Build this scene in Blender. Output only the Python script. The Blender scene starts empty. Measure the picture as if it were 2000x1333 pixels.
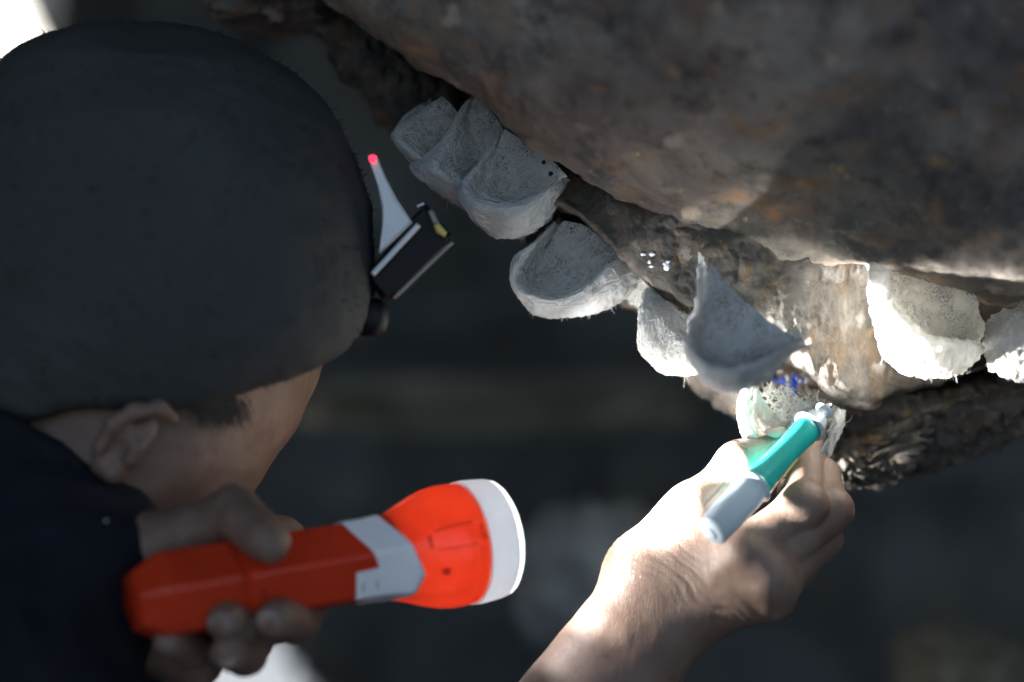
import bpy, math, random
import numpy as np
from mathutils import Vector, Matrix

random.seed(7)
rng = np.random.default_rng(11)
R = math.radians
scene = bpy.context.scene
col = scene.collection

# ------------------------------------------------------------------ camera
CAM_Z = 1.55
LENS = 70.0
KPX = 36.0 / LENS / 2000.0          # metres per reference pixel at 1 m
cam_d = bpy.data.cameras.new('camera')
cam = bpy.data.objects.new('camera', cam_d)
col.objects.link(cam)
cam.location = (0, 0, CAM_Z)
cam.rotation_euler = (R(90), 0, 0)
cam_d.lens = LENS
cam_d.sensor_width = 36
cam_d.clip_start = 0.02
cam_d.clip_end = 500
cam_d.dof.use_dof = True
cam_d.dof.focus_distance = 0.985
cam_d.dof.aperture_fstop = 2.3
cam_d.dof.aperture_blades = 9
scene.camera = cam

# ------------------------------------------------------------------ daylight
SUN_EL, SUN_AZ = 42.0, 332.0        # high sun outside the cave mouth
world = bpy.data.worlds.new('World')
scene.world = world
world.use_nodes = True
wt = world.node_tree
wt.nodes.clear()
w_out = wt.nodes.new('ShaderNodeOutputWorld')
w_bg = wt.nodes.new('ShaderNodeBackground')
w_sky = wt.nodes.new('ShaderNodeTexSky')
w_sky.sky_type = 'NISHITA'
w_sky.sun_disc = False
w_sky.sun_elevation = R(SUN_EL)
w_sky.sun_rotation = R(SUN_AZ)
w_sky.dust_density = 4.0
w_bg.inputs['Strength'].default_value = 0.15
wt.links.new(w_sky.outputs[0], w_bg.inputs[0])
wt.links.new(w_bg.outputs[0], w_out.inputs[0])

sun_d = bpy.data.lights.new('sun', 'SUN')
sun_d.energy = 2.0
sun_d.angle = R(0.5)
sun_d.color = (1.0, 0.95, 0.88)
sun = bpy.data.objects.new('sun', sun_d)
col.objects.link(sun)
_s = Vector((math.sin(R(SUN_AZ)) * math.cos(R(SUN_EL)), math.cos(R(SUN_AZ)) * math.cos(R(SUN_EL)), math.sin(R(SUN_EL))))
sun.rotation_euler = _s.to_track_quat('Z', 'Y').to_euler()
sun.location = (0, -6, 9)

vs = scene.view_settings
vs.view_transform = 'Standard'
vs.look = 'None'
vs.exposure = 0.95
vs.gamma = 1.0
vs.use_curve_mapping = False
scene.cycles.max_bounces = 6
scene.cycles.diffuse_bounces = 4
scene.cycles.transparent_max_bounces = 8
scene.cycles.caustics_reflective = False
scene.cycles.caustics_refractive = False
scene.cycles.sample_clamp_indirect = 3.0

TORCH_BEAM, TORCH_SPILL, TORCH_GLOW = 36.0, 0.60, 0.20

# ------------------------------------------------------------------ helpers
def P(px, py, d):
    return np.array(((px - 1000.0) * KPX * d, d, CAM_Z + (666.5 - py) * KPX * d))

def PP(rows):
    return np.array([P(*r) for r in rows])

def _hash(ix, iy, iz):
    h = (ix.astype(np.uint32) * np.uint32(374761393) + iy.astype(np.uint32) * np.uint32(668265263)
         + iz.astype(np.uint32) * np.uint32(2147483647))
    h = (h ^ (h >> np.uint32(13))) * np.uint32(1274126177)
    h = h ^ (h >> np.uint32(16))
    return (h & np.uint32(0xFFFF)).astype(np.float32) / 32767.5 - 1.0

def vnoise(p):
    p = np.asarray(p, dtype=np.float64) + 1000.0
    i = np.floor(p).astype(np.int64)
    f = (p - i).astype(np.float32)
    f = f * f * f * (f * (f * 6 - 15) + 10)
    x, y, z = i[..., 0], i[..., 1], i[..., 2]
    fx, fy, fz = f[..., 0], f[..., 1], f[..., 2]
    def l(a, b, t): return a + (b - a) * t
    return l(l(l(_hash(x, y, z), _hash(x + 1, y, z), fx), l(_hash(x, y + 1, z), _hash(x + 1, y + 1, z), fx), fy),
             l(l(_hash(x, y, z + 1), _hash(x + 1, y, z + 1), fx), l(_hash(x, y + 1, z + 1), _hash(x + 1, y + 1, z + 1), fx), fy), fz)

def fbm(p, octaves=4, gain=0.5, lac=2.07):
    v = 0.0; a = 1.0; p = np.asarray(p, dtype=np.float64)
    for k in range(octaves):
        v = v + a * vnoise(p + 17.3 * k)
        p = p * lac; a *= gain
    return v

def ridged(p, octaves=4):
    v = 0.0; a = 1.0; p = np.asarray(p, dtype=np.float64)
    for k in range(octaves):
        v = v + a * (1 - 2 * np.abs(vnoise(p + 9.1 * k)))
        p = p * 2.03; a *= 0.5
    return v

def curve(pts, n, u=None):
    """Smooth curve through the points, resampled to n samples by length."""
    pts = np.asarray(pts, dtype=np.float64)
    seg = np.linalg.norm(np.diff(pts, axis=0), axis=1) + 1e-9
    s = np.concatenate([[0], np.cumsum(seg)]); s /= s[-1]
    if u is None: u = np.linspace(0, 1, n)
    m = np.empty_like(pts)
    d = np.diff(pts, axis=0) / np.diff(s)[:, None]
    m[0], m[-1] = d[0], d[-1]
    if len(pts) > 2:
        h = np.diff(s)[:, None]
        m[1:-1] = (d[:-1] * h[1:] + d[1:] * h[:-1]) / (h[1:] + h[:-1])
    k = np.clip(np.searchsorted(s, u, side='right') - 1, 0, len(pts) - 2)
    h = (s[k + 1] - s[k]); t = ((u - s[k]) / h)[:, None]; h = h[:, None]
    t2, t3 = t * t, t * t * t
    return (2 * t3 - 3 * t2 + 1) * pts[k] + (t3 - 2 * t2 + t) * h * m[k] + (-2 * t3 + 3 * t2) * pts[k + 1] + (t3 - t2) * h * m[k + 1]

def loft(rows, nu, nv):
    A = np.stack([curve(r, nu) for r in rows])               # rows x nu x 3
    L = np.linalg.norm(np.diff(A, axis=0), axis=2).mean(axis=1) + 1e-6
    s = np.concatenate([[0], np.cumsum(L)]); s /= s[-1]
    G = np.empty((nv, nu, 3))
    u = np.linspace(0, 1, nv)
    d = np.diff(A, axis=0) / np.diff(s)[:, None, None]
    m = np.empty_like(A); m[0], m[-1] = d[0], d[-1]
    h = np.diff(s)[:, None, None]
    m[1:-1] = (d[:-1] * h[1:] + d[1:] * h[:-1]) / (h[1:] + h[:-1])
    k = np.clip(np.searchsorted(s, u, side='right') - 1, 0, len(rows) - 2)
    hh = (s[k + 1] - s[k]); t = ((u - s[k]) / hh)[:, None, None]; hh = hh[:, None, None]
    t2, t3 = t * t, t * t * t
    return (2 * t3 - 3 * t2 + 1) * A[k] + (t3 - 2 * t2 + t) * hh * m[k] + (-2 * t3 + 3 * t2) * A[k + 1] + (t3 - t2) * hh * m[k + 1]

def grid_normals(G):
    gu = np.gradient(G, axis=1); gv = np.gradient(G, axis=0)
    n = np.cross(gu, gv)
    n /= np.linalg.norm(n, axis=2, keepdims=True) + 1e-12
    return n

def grid_faces(nv, nu, close_u=False):
    j = np.arange(nv - 1)[:, None]
    i = np.arange(nu if close_u else nu - 1)[None, :]
    a = j * nu + i; b = j * nu + (i + 1) % nu
    return np.stack([a, b, b + nu, a + nu], axis=-1).reshape(-1, 4)

def mesh_obj(name, V, F, mat, parent=None, smooth=True):
    """One mesh object from arrays; F is an (n,3) or (n,4) array or a list of such arrays."""
    V = np.asarray(V, dtype=np.float32).reshape(-1, 3)
    Fs = F if isinstance(F, list) else [F]
    me = bpy.data.meshes.new(name)
    me.vertices.add(len(V)); me.vertices.foreach_set('co', V.ravel())
    loops = np.concatenate([np.asarray(f, dtype=np.int32).ravel() for f in Fs])
    tot = np.concatenate([np.full(len(f), np.asarray(f).shape[1], dtype=np.int32) for f in Fs])
    start = np.concatenate([[0], np.cumsum(tot)[:-1]]).astype(np.int32)
    me.loops.add(len(loops)); me.loops.foreach_set('vertex_index', loops)
    me.polygons.add(len(tot)); me.polygons.foreach_set('loop_start', start); me.polygons.foreach_set('loop_total', tot)
    me.polygons.foreach_set('use_smooth', np.full(len(tot), smooth, dtype=bool))
    me.update(calc_edges=True); me.validate()
    if mat: me.materials.append(mat)
    o = bpy.data.objects.new(name, me)
    col.objects.link(o)
    if parent is not None:
        o.parent = parent
        o.matrix_parent_inverse = Matrix.Translation(parent.location).inverted()
    return o

def thing(name, label, cat, loc, group=None):
    o = bpy.data.objects.new(name, None)
    o.location = tuple(float(c) for c in loc); o.empty_display_size = 0.02
    col.objects.link(o)
    o['label'] = label; o['category'] = cat
    if group: o['group'] = group
    return o

def tag(o, label=None, cat=None, group=None, kind=None):
    for k, v in (('label', label), ('category', cat), ('group', group), ('kind', kind)):
        if v: o[k] = v
    return o

def tubes(paths, radii, sides=3):
    """Thin round strands: paths (n,k,3), radii (n,k) -> verts, faces."""
    paths = np.asarray(paths); n, k, _ = paths.shape
    t = np.gradient(paths, axis=1); t /= np.linalg.norm(t, axis=2, keepdims=True) + 1e-12
    ref = np.where(np.abs(t[..., 2:3]) < 0.9, np.array([0, 0, 1.0]), np.array([1.0, 0, 0]))
    a = np.cross(t, ref); a /= np.linalg.norm(a, axis=2, keepdims=True) + 1e-12
    b = np.cross(t, a)
    ang = np.arange(sides) * 2 * np.pi / sides
    V = paths[:, :, None, :] + radii[:, :, None, None] * (np.cos(ang)[None, None, :, None] * a[:, :, None, :] + np.sin(ang)[None, None, :, None] * b[:, :, None, :])
    base = (np.arange(n) * k * sides)[:, None, None]
    j = (np.arange(k - 1) * sides)[None, :, None]
    i = np.arange(sides)[None, None, :]
    i2 = (i + 1) % sides
    F = np.stack([base + j + i, base + j + i2, base + j + i2 + sides, base + j + i + sides], axis=-1).reshape(-1, 4)
    return V.reshape(-1, 3), F

# --- signed distances and surface nets (one continuous skin) ----------------
def cone(p, a, b, ra, rb):
    a = np.asarray(a, dtype=np.float32); b = np.asarray(b, dtype=np.float32)
    ba = b - a
    h = np.clip(((p - a) @ ba) / (ba @ ba), 0, 1)
    return np.linalg.norm(p - a - h[..., None] * ba, axis=-1) - (ra + (rb - ra) * h)

def ball(p, c, r):
    c = np.asarray(c, dtype=np.float32)
    if np.isscalar(r): return np.linalg.norm(p - c, axis=-1) - r
    r = np.asarray(r, dtype=np.float32)
    q = (p - c) / r
    k0 = np.linalg.norm(q, axis=-1); k1 = np.linalg.norm(q / r, axis=-1)
    return k0 * (k0 - 1) / (k1 + 1e-9)

def smin(a, b, k):
    h = np.maximum(k - np.abs(a - b), 0) / k
    return np.minimum(a, b) - h * h * k * 0.25

def smax(a, b, k): return -smin(-a, -b, k)

def chain(p, pts, rad, k=0.003):
    d = None
    for i in range(len(pts) - 1):
        c = cone(p, pts[i], pts[i + 1], rad[i], rad[i + 1])
        d = c if d is None else smin(d, c, k)
    return d

def surface_nets(f, lo, hi, h, B=8):
    lo = np.asarray(lo, dtype=np.float32); hi = np.asarray(hi, dtype=np.float32)
    nb = np.ceil((hi - lo) / (h * B)).astype(int)
    N = nb * B
    g = np.stack(np.meshgrid(*[np.arange(k) for k in nb], indexing='ij'), -1).reshape(-1, 3)
    cen = (lo + (g * B + (B - 1) / 2) * h).astype(np.float32)
    dc = f(cen)
    V = np.repeat(np.repeat(np.repeat(np.sign(dc).reshape(nb), B, 0), B, 1), B, 2).astype(np.float32)
    act = np.abs(dc) < h * B * 0.87 * 1.6 + 2 * h
    ga = g[act]
    o = np.stack(np.meshgrid(*[np.arange(B)] * 3, indexing='ij'), -1).reshape(-1, 3)
    for s in range(0, len(ga), 400):
        idx = (ga[s:s + 400, None, :] * B + o[None]).reshape(-1, 3)
        V[idx[:, 0], idx[:, 1], idx[:, 2]] = f((lo + idx * h).astype(np.float32))
    ins = V < 0
    C = np.zeros(N - 1, dtype=np.uint8)
    for dx in (0, 1):
        for dy in (0, 1):
            for dz in (0, 1):
                C += ins[dx:N[0] - 1 + dx, dy:N[1] - 1 + dy, dz:N[2] - 1 + dz]
    cells = np.argwhere((C > 0) & (C < 8))
    vid = np.full(N - 1, -1, dtype=np.int32)
    vid[cells[:, 0], cells[:, 1], cells[:, 2]] = np.arange(len(cells))
    acc = np.zeros((len(cells), 3)); cnt = np.zeros(len(cells))
    for ax in range(3):
        o1, o2 = [x for x in range(3) if x != ax]
        for p1 in (0, 1):
            for p2 in (0, 1):
                c0 = cells.copy(); c0[:, o1] += p1; c0[:, o2] += p2
                c1 = c0.copy(); c1[:, ax] += 1
                a = V[c0[:, 0], c0[:, 1], c0[:, 2]]; b = V[c1[:, 0], c1[:, 1], c1[:, 2]]
                cr = (a < 0) != (b < 0)
                t = np.where(cr, a / np.where(cr, a - b, 1), 0)
                q = c0.astype(np.float64); q[:, ax] += t
                acc[cr] += q[cr]; cnt[cr] += 1
    verts = lo + acc / cnt[:, None] * h
    F = []
    for ax in range(3):
        o1, o2 = (ax + 1) % 3, (ax + 2) % 3
        sl0 = [slice(1, N[k] - 1) for k in range(3)]; sl1 = list(sl0)
        sl0[ax] = slice(0, N[ax] - 1); sl1[ax] = slice(1, N[ax])
        a = ins[tuple(sl0)]; b = ins[tuple(sl1)]
        e = np.argwhere(a != b); off = np.array([1, 1, 1]); off[ax] = 0
        flip = a[e[:, 0], e[:, 1], e[:, 2]]
        e = e + off
        def cv(d1, d2):
            q = e.copy(); q[:, o1] -= d1; q[:, o2] -= d2
            return vid[q[:, 0], q[:, 1], q[:, 2]]
        quad = np.stack([cv(1, 1), cv(0, 1), cv(0, 0), cv(1, 0)], -1)
        quad[~flip] = quad[~flip][:, ::-1]
        F.append(quad)
    F = np.concatenate(F); F = F[(F >= 0).all(axis=1)]
    return verts, F

def vnormals(V, F):
    n = np.zeros_like(V)
    fn = np.cross(V[F[:, 2]] - V[F[:, 0]], V[F[:, 3]] - V[F[:, 1]])
    for k in range(4): np.add.at(n, F[:, k], fn)
    return n / (np.linalg.norm(n, axis=1, keepdims=True) + 1e-12)

# ------------------------------------------------------------------ materials
class NT:
    def __init__(s, name):
        s.m = bpy.data.materials.new(name); s.m.use_nodes = True
        s.t = s.m.node_tree; s.b = s.t.nodes['Principled BSDF']; s.o = s.t.nodes['Material Output']
        s.c = s.n('ShaderNodeTexCoord').outputs['Object']
    def n(s, k, **kw):
        x = s.t.nodes.new(k)
        for a, v in kw.items():
            if a.startswith('i_'): x.inputs[a[2:].replace('_', ' ')].default_value = v
            else: setattr(x, a, v)
        return x
    def l(s, a, b): s.t.links.new(a, b)
    def noise(s, scale, detail=6, rough=0.6, dist=0.0, vec=None):
        x = s.n('ShaderNodeTexNoise', i_Scale=scale, i_Detail=detail, i_Roughness=rough, i_Distortion=dist)
        s.l(vec or s.c, x.inputs['Vector']); return x.outputs['Fac']
    def voro(s, scale, feat='DISTANCE_TO_EDGE', vec=None):
        x = s.n('ShaderNodeTexVoronoi', i_Scale=scale, feature=feat)
        s.l(vec or s.c, x.inputs['Vector']); return x.outputs['Distance']
    def ramp(s, fac, stops):
        x = s.n('ShaderNodeValToRGB'); e = x.color_ramp.elements
        while len(e) < len(stops): e.new(0.5)
        for k, (p, c) in enumerate(stops):
            e[k].position = p; e[k].color = (c, c, c, 1) if np.isscalar(c) else (*c, 1)
        s.l(fac, x.inputs[0]); return x.outputs[0]
    def mix(s, fac, a, b, mode='MIX'):
        x = s.n('ShaderNodeMix', data_type='RGBA', blend_type=mode)
        for sock, v in ((x.inputs[0], fac), (x.inputs[6], a), (x.inputs[7], b)):
            if hasattr(v, 'is_output'): s.l(v, sock)
            else: sock.default_value = v if np.isscalar(v) else (*v, 1)
        return x.outputs[2]
    def bump(s, h, strength, dist, prev=None):
        x = s.n('ShaderNodeBump', i_Strength=strength, i_Distance=dist)
        s.l(h, x.inputs['Height'])
        if prev: s.l(prev, x.inputs['Normal'])
        return x.outputs[0]
    def scaled(s, v, rot=(0, 0, 0)):
        x = s.n('ShaderNodeMapping'); x.inputs['Scale'].default_value = v; x.inputs['Rotation'].default_value = rot
        s.l(s.c, x.inputs[0]); return x.outputs[0]

def rock_mat(name, dark, mid, light, ochre, scale=1.0, speck=0.5, rough=0.85):
    m = NT(name)
    c = m.ramp(m.noise(14 * scale, 8, 0.65, 0.6), [(0.36, dark), (0.5, mid), (0.66, light)])
    c = m.mix(m.ramp(m.noise(30 * scale, 5, 0.6), [(0.52, 0.0), (0.68, 0.8)]), c, ochre)
    c = m.mix(m.ramp(m.noise(170 * scale, 4, 0.7), [(0.62, 0.0), (0.72, speck)]), c, light)
    c = m.mix(m.ramp(m.noise(55 * scale, 6, 0.7), [(0.3, 0.75), (0.48, 0.0)]), c, tuple(x * 0.35 for x in dark))
    sp = m.n('ShaderNodeTexVoronoi', i_Scale=60.0 * scale, i_Randomness=1.0)
    wv = m.n('ShaderNodeVectorMath', operation='ADD'); w2 = m.n('ShaderNodeVectorMath', operation='SCALE'); w2.inputs['Scale'].default_value = 0.02 / scale
    wn = m.n('ShaderNodeTexNoise', i_Scale=70.0 * scale, i_Detail=4.0); m.l(m.c, wn.inputs['Vector']); m.l(wn.outputs['Color'], w2.inputs[0])
    m.l(m.c, wv.inputs[0]); m.l(w2.outputs[0], wv.inputs[1]); m.l(wv.outputs[0], sp.inputs['Vector'])
    hue = m.n('ShaderNodeSeparateColor'); m.l(sp.outputs['Color'], hue.inputs[0])
    near = m.ramp(sp.outputs['Distance'], [(0.15, 1.0), (0.38, 0.0)])
    c = m.mix(m.mix(near, (0, 0, 0), m.ramp(hue.outputs[0], [(0.74, 0.0), (0.80, 0.85)])), c, tuple(min(1, x * 1.5) for x in ochre))
    c = m.mix(m.mix(near, (0, 0, 0), m.ramp(hue.outputs[1], [(0.80, 0.0), (0.86, 0.8)])), c, tuple(min(1, x * 1.25) for x in light))
    m.l(c, m.b.inputs['Base Color'])
    m.b.inputs['Roughness'].default_value = rough
    b = m.bump(m.noise(70 * scale, 10, 0.75), 0.9, 0.006)
    b = m.bump(m.noise(420 * scale, 6, 0.8), 0.8, 0.0012, b)
    m.l(b, m.b.inputs['Normal'])
    return m.m

M = {}
M['rock'] = rock_mat('overhang_rock', (0.11, 0.10, 0.10), (0.25, 0.215, 0.19), (0.45, 0.39, 0.33), (0.34, 0.20, 0.11), 1.0, 0.9)
M['ledge'] = rock_mat('ledge_rock', (0.075, 0.067, 0.056), (0.165, 0.145, 0.125), (0.32, 0.29, 0.26), (0.19, 0.125, 0.07), 1.5, 0.5, 0.75)
M['rim'] = rock_mat('rim_rock', (0.075, 0.07, 0.062), (0.19, 0.17, 0.15), (0.38, 0.32, 0.27), (0.25, 0.155, 0.075), 1.7, 0.6, 0.7)
M['cave'] = rock_mat('cave_rock', (0.10, 0.112, 0.115), (0.155, 0.168, 0.17), (0.22, 0.228, 0.225), (0.14, 0.13, 0.10), 0.12, 0.1, 0.95)
M['beam_patch_rock'] = rock_mat('beam_patch_rock', (0.42, 0.46, 0.47), (0.55, 0.59, 0.60), (0.66, 0.69, 0.70), (0.2, 0.2, 0.18), 0.3, 0.1, 0.95)  # pale so that the torch beam's patch is in the colour
M['shelf'] = rock_mat('shelf_rock', (0.22, 0.22, 0.175), (0.32, 0.31, 0.24), (0.40, 0.38, 0.30), (0.28, 0.25, 0.17), 0.2, 0.1, 0.95)
M['pale_rock'] = rock_mat('pale_rock', (0.2, 0.19, 0.16), (0.30, 0.28, 0.24), (0.42, 0.40, 0.35), (0.25, 0.22, 0.15), 0.3, 0.1, 0.95)

def nest_mat(name, base, shade, trans):
    m = NT(name)
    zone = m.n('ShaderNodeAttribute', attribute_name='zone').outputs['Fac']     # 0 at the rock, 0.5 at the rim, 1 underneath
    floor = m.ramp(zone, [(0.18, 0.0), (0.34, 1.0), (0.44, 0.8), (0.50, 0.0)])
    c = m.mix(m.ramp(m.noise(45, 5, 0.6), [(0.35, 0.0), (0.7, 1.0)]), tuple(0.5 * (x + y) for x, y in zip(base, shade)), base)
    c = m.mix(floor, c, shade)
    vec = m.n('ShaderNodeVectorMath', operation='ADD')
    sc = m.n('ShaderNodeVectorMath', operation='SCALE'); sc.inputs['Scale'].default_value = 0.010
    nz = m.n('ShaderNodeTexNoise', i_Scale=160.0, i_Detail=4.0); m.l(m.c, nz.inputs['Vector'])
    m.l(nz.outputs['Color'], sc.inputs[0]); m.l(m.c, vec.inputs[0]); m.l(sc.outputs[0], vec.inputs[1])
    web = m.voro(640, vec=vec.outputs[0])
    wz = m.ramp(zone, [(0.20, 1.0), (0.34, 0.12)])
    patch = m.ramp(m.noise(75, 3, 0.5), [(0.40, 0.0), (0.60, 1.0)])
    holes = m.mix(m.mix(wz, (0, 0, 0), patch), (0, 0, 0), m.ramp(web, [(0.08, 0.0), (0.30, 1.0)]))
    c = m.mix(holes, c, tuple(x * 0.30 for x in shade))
    m.l(c, m.b.inputs['Base Color'])
    m.b.inputs['Roughness'].default_value = 0.55
    m.b.inputs['Specular IOR Level'].default_value = 0.3
    m.b.inputs['Subsurface Weight'].default_value = 0.35
    m.b.inputs['Subsurface Radius'].default_value = (0.006, 0.005, 0.004)
    m.b.inputs['Subsurface Scale'].default_value = 0.5
    inv = m.n('ShaderNodeMath', operation='MULTIPLY'); inv.inputs[1].default_value = -1.0; m.l(holes, inv.inputs[0])
    b = m.bump(inv.outputs[0], 0.5, 0.0008)
    b = m.bump(m.noise(500, 6, 0.7), 0.35, 0.0006, b)
    m.l(b, m.b.inputs['Normal'])
    tr = m.n('ShaderNodeBsdfTranslucent'); m.l(c, tr.inputs['Color']); m.l(b, tr.inputs['Normal'])
    mx = m.n('ShaderNodeMixShader'); mx.inputs[0].default_value = trans
    m.l(m.b.outputs[0], mx.inputs[1]); m.l(tr.outputs[0], mx.inputs[2]); m.l(mx.outputs[0], m.o.inputs[0])
    return m.m

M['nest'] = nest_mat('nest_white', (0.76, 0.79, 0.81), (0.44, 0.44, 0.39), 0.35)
M['nest_shaded'] = nest_mat('nest_shaded', (0.62, 0.66, 0.69), (0.42, 0.42, 0.38), 0.10)  # darker, less translucent copy; the nest's shade is put into its colour
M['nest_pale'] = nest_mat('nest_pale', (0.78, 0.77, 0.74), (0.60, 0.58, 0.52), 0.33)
def simple(name, c, rough=0.5, metal=0.0, bump=None, var=None, spec=0.5):
    m = NT(name)
    m.b.inputs['Roughness'].default_value = rough; m.b.inputs['Metallic'].default_value = metal
    m.b.inputs['Specular IOR Level'].default_value = spec
    if var:
        m.l(m.mix(m.ramp(m.noise(var[0], 5, 0.6), [(0.4, 0.0), (0.7, 1.0)]), c, var[1]), m.b.inputs['Base Color'])
    else: m.b.inputs['Base Color'].default_value = (*c, 1)
    if bump: m.l(m.bump(m.noise(bump[0], 6, 0.7), bump[1], bump[2]), m.b.inputs['Normal'])
    return m.m
M['fibre'] = simple('nest_fibre', (0.76, 0.77, 0.75), 0.35)

def skin_mat():
    m = NT('skin')
    c = m.mix(m.ramp(m.noise(28, 6, 0.6), [(0.35, 0.0), (0.68, 1.0)]), (0.155, 0.096, 0.070), (0.232, 0.158, 0.120))
    c = m.mix(m.ramp(m.noise(320, 3, 0.6), [(0.6, 0.0), (0.72, 0.45)]), c, (0.13, 0.065, 0.048))
    m.l(c, m.b.inputs['Base Color'])
    m.b.inputs['Roughness'].default_value = 0.42
    m.b.inputs['Specular IOR Level'].default_value = 0.45
    m.b.inputs['Subsurface Weight'].default_value = 0.12
    m.b.inputs['Subsurface Radius'].default_value = (0.006, 0.0025, 0.0015)
    m.b.inputs['Subsurface Scale'].default_value = 0.6
    inv = m.ramp(m.voro(900), [(0.0, 0.0), (0.25, 1.0)])
    b = m.bump(inv, 0.35, 0.0004)
    # creases running across the arm
    v = m.scaled((260, 60, 60), (0, R(52), 0))
    x = m.n('ShaderNodeTexNoise', i_Scale=1.0, i_Detail=4.0, i_Roughness=0.6, i_Distortion=0.4); m.l(v, x.inputs['Vector'])
    b = m.bump(m.ramp(x.outputs['Fac'], [(0.42, 0.0), (0.5, 1.0), (0.58, 0.3)]), 0.16, 0.0005, b)
    m.l(b, m.b.inputs['Normal'])
    return m.m
M['skin'] = skin_mat()
M['nail'] = simple('nail', (0.26, 0.18, 0.155), 0.35)
M['hat'] = simple('black_fleece', (0.050, 0.054, 0.054), 0.95, 0, (420, 0.35, 0.001), (9, (0.062, 0.067, 0.067)), 0.2)
M['jacket'] = simple('navy_cloth', (0.007, 0.009, 0.015), 0.85, 0, (220, 0.6, 0.002), (20, (0.011, 0.014, 0.022)), 0.25)
M['trousers'] = simple('dark_trousers', (0.02, 0.02, 0.022), 0.9)
M['hair'] = simple('grey_hair', (0.06, 0.06, 0.064), 0.5)
M['black_plastic'] = simple('black_plastic', (0.004, 0.005, 0.008), 0.5, 0, (60, 0.1, 0.001), None, 0.25)
M['strap'] = simple('grey_strap', (0.80, 0.85, 0.87), 0.5, 0, (700, 0.5, 0.0006), (60, (0.72, 0.77, 0.79)))
M['steel'] = simple('steel_trim', (0.5, 0.5, 0.52), 0.25, 1.0)
M['yellow'] = simple('yellow_mark', (0.65, 0.52, 0.12), 0.4)
M['white_plastic'] = simple('white_plastic', (0.88, 0.89, 0.90), 0.35, 0, (90, 0.1, 0.001), (26, (0.82, 0.83, 0.84)))
M['groove'] = simple('mid_grey_plastic', (0.30, 0.30, 0.27), 0.6)  # plain mid grey, shared by slots, catch and thin bars

M['pen_metal'] = simple('pen_tip_metal', (0.75, 0.75, 0.78), 0.2, 1.0)
M['white_paint'] = simple('white_correction_paint', (0.82, 0.84, 0.9), 0.4)
M['blue_paint'] = simple('blue_ink', (0.035, 0.09, 0.50), 0.15)
M['tan_speck'] = simple('tan_speck', (0.36, 0.27, 0.15), 0.8)
M['outside'] = simple('pale_ground', (0.23, 0.26, 0.28), 0.9, 0, (3, 0.5, 0.05), (0.8, (0.18, 0.20, 0.21)))
M['cave_floor'] = simple('cave_floor', (0.06, 0.055, 0.05), 0.95, 0, (10, 0.8, 0.03), (2, (0.035, 0.035, 0.035)))

def translucent(name, c, trans, rough, var=None):
    m = NT(name)
    cc = m.mix(m.ramp(m.noise(var[0], 6, 0.65), [(0.45, 0.0), (0.75, 1.0)]), c, var[1]) if var else None
    m.b.inputs['Base Color'].default_value = (*c, 1)
    m.b.inputs['Roughness'].default_value = rough
    tr = m.n('ShaderNodeBsdfTranslucent'); tr.inputs['Color'].default_value = (*c, 1)
    if cc: m.l(cc, m.b.inputs['Base Color']); m.l(cc, tr.inputs['Color'])
    m.l(m.bump(m.noise(45, 4, 0.5), 0.06, 0.002), m.b.inputs['Normal'])
    mx = m.n('ShaderNodeMixShader'); mx.inputs[0].default_value = trans
    m.l(m.b.outputs[0], mx.inputs[1]); m.l(tr.outputs[0], mx.inputs[2]); m.l(mx.outputs[0], m.o.inputs[0])
    return m.m
M['red'] = translucent('red_plastic', (0.72, 0.055, 0.016), 0.24, 0.22, (55, (0.60, 0.042, 0.013)))
M['dark_red'] = simple('dark_red_plastic', (0.22, 0.015, 0.010), 0.4)
M['pen_white'] = translucent('pen_grey_plastic', (0.46, 0.53, 0.58), 0.16, 0.22)
M['bezel'] = translucent('white_translucent_plastic', (0.72, 0.74, 0.76), 0.35, 0.35)

def teal_mat():
    m = NT('teal_print')
    c = m.mix(m.ramp(m.noise(900, 2, 0.5), [(0.4, 0.0), (0.65, 0.5)]), (0.012, 0.36, 0.32), (0.02, 0.45, 0.40))
    m.l(c, m.b.inputs['Base Color'])
    m.b.inputs['Roughness'].default_value = 0.3
    m.b.inputs['Coat Weight'].default_value = 0.5; m.b.inputs['Coat Roughness'].default_value = 0.08
    return m.m
M['teal'] = teal_mat()
def clear_mat(name, tint, amount):
    m = NT(name)
    t = m.n('ShaderNodeBsdfTransparent'); t.inputs[0].default_value = (*tint, 1)
    g = m.n('ShaderNodeBsdfGlossy'); g.inputs['Roughness'].default_value = 0.1
    mx = m.n('ShaderNodeMixShader'); mx.inputs[0].default_value = amount
    m.l(t.outputs[0], mx.inputs[1]); m.l(g.outputs[0], mx.inputs[2]); m.l(mx.outputs[0], m.o.inputs[0])
    return m.m
M['lens'] = clear_mat('clear_lens', (0.97, 0.98, 1.0), 0.06)
M['clear'] = clear_mat('clear_plastic', (0.80, 0.85, 0.88), 0.16)
def emit(name, c, s):
    m = NT(name)
    m.b.inputs['Base Color'].default_value = (*c, 1)
    m.b.inputs['Emission Color'].default_value = (*c, 1); m.b.inputs['Emission Strength'].default_value = s
    return m.m
M['led_white'] = emit('white_led', (1, 1, 1), 30)
M['led_red'] = emit('red_led', (1.0, 0.02, 0.05), 2.2)

# ------------------------------------------------------------------ the cave
def rock_sheet(name, rows, nu, nv, mat, amp, freq, seed=0.0, fine=0.35):
    G = loft([PP(r) for r in rows], nu, nv)
    n = grid_normals(G)
    q = G + seed
    d = amp * (0.6 * fbm(q * freq, 4) + fine * ridged(q * freq * 3.1, 4)) + amp * 0.25 * fine * fbm(q * freq * 14, 3)
    G = G + n * d[..., None]
    return mesh_obj(name, G.reshape(-1, 3), grid_faces(nv, nu), mat), G

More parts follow.
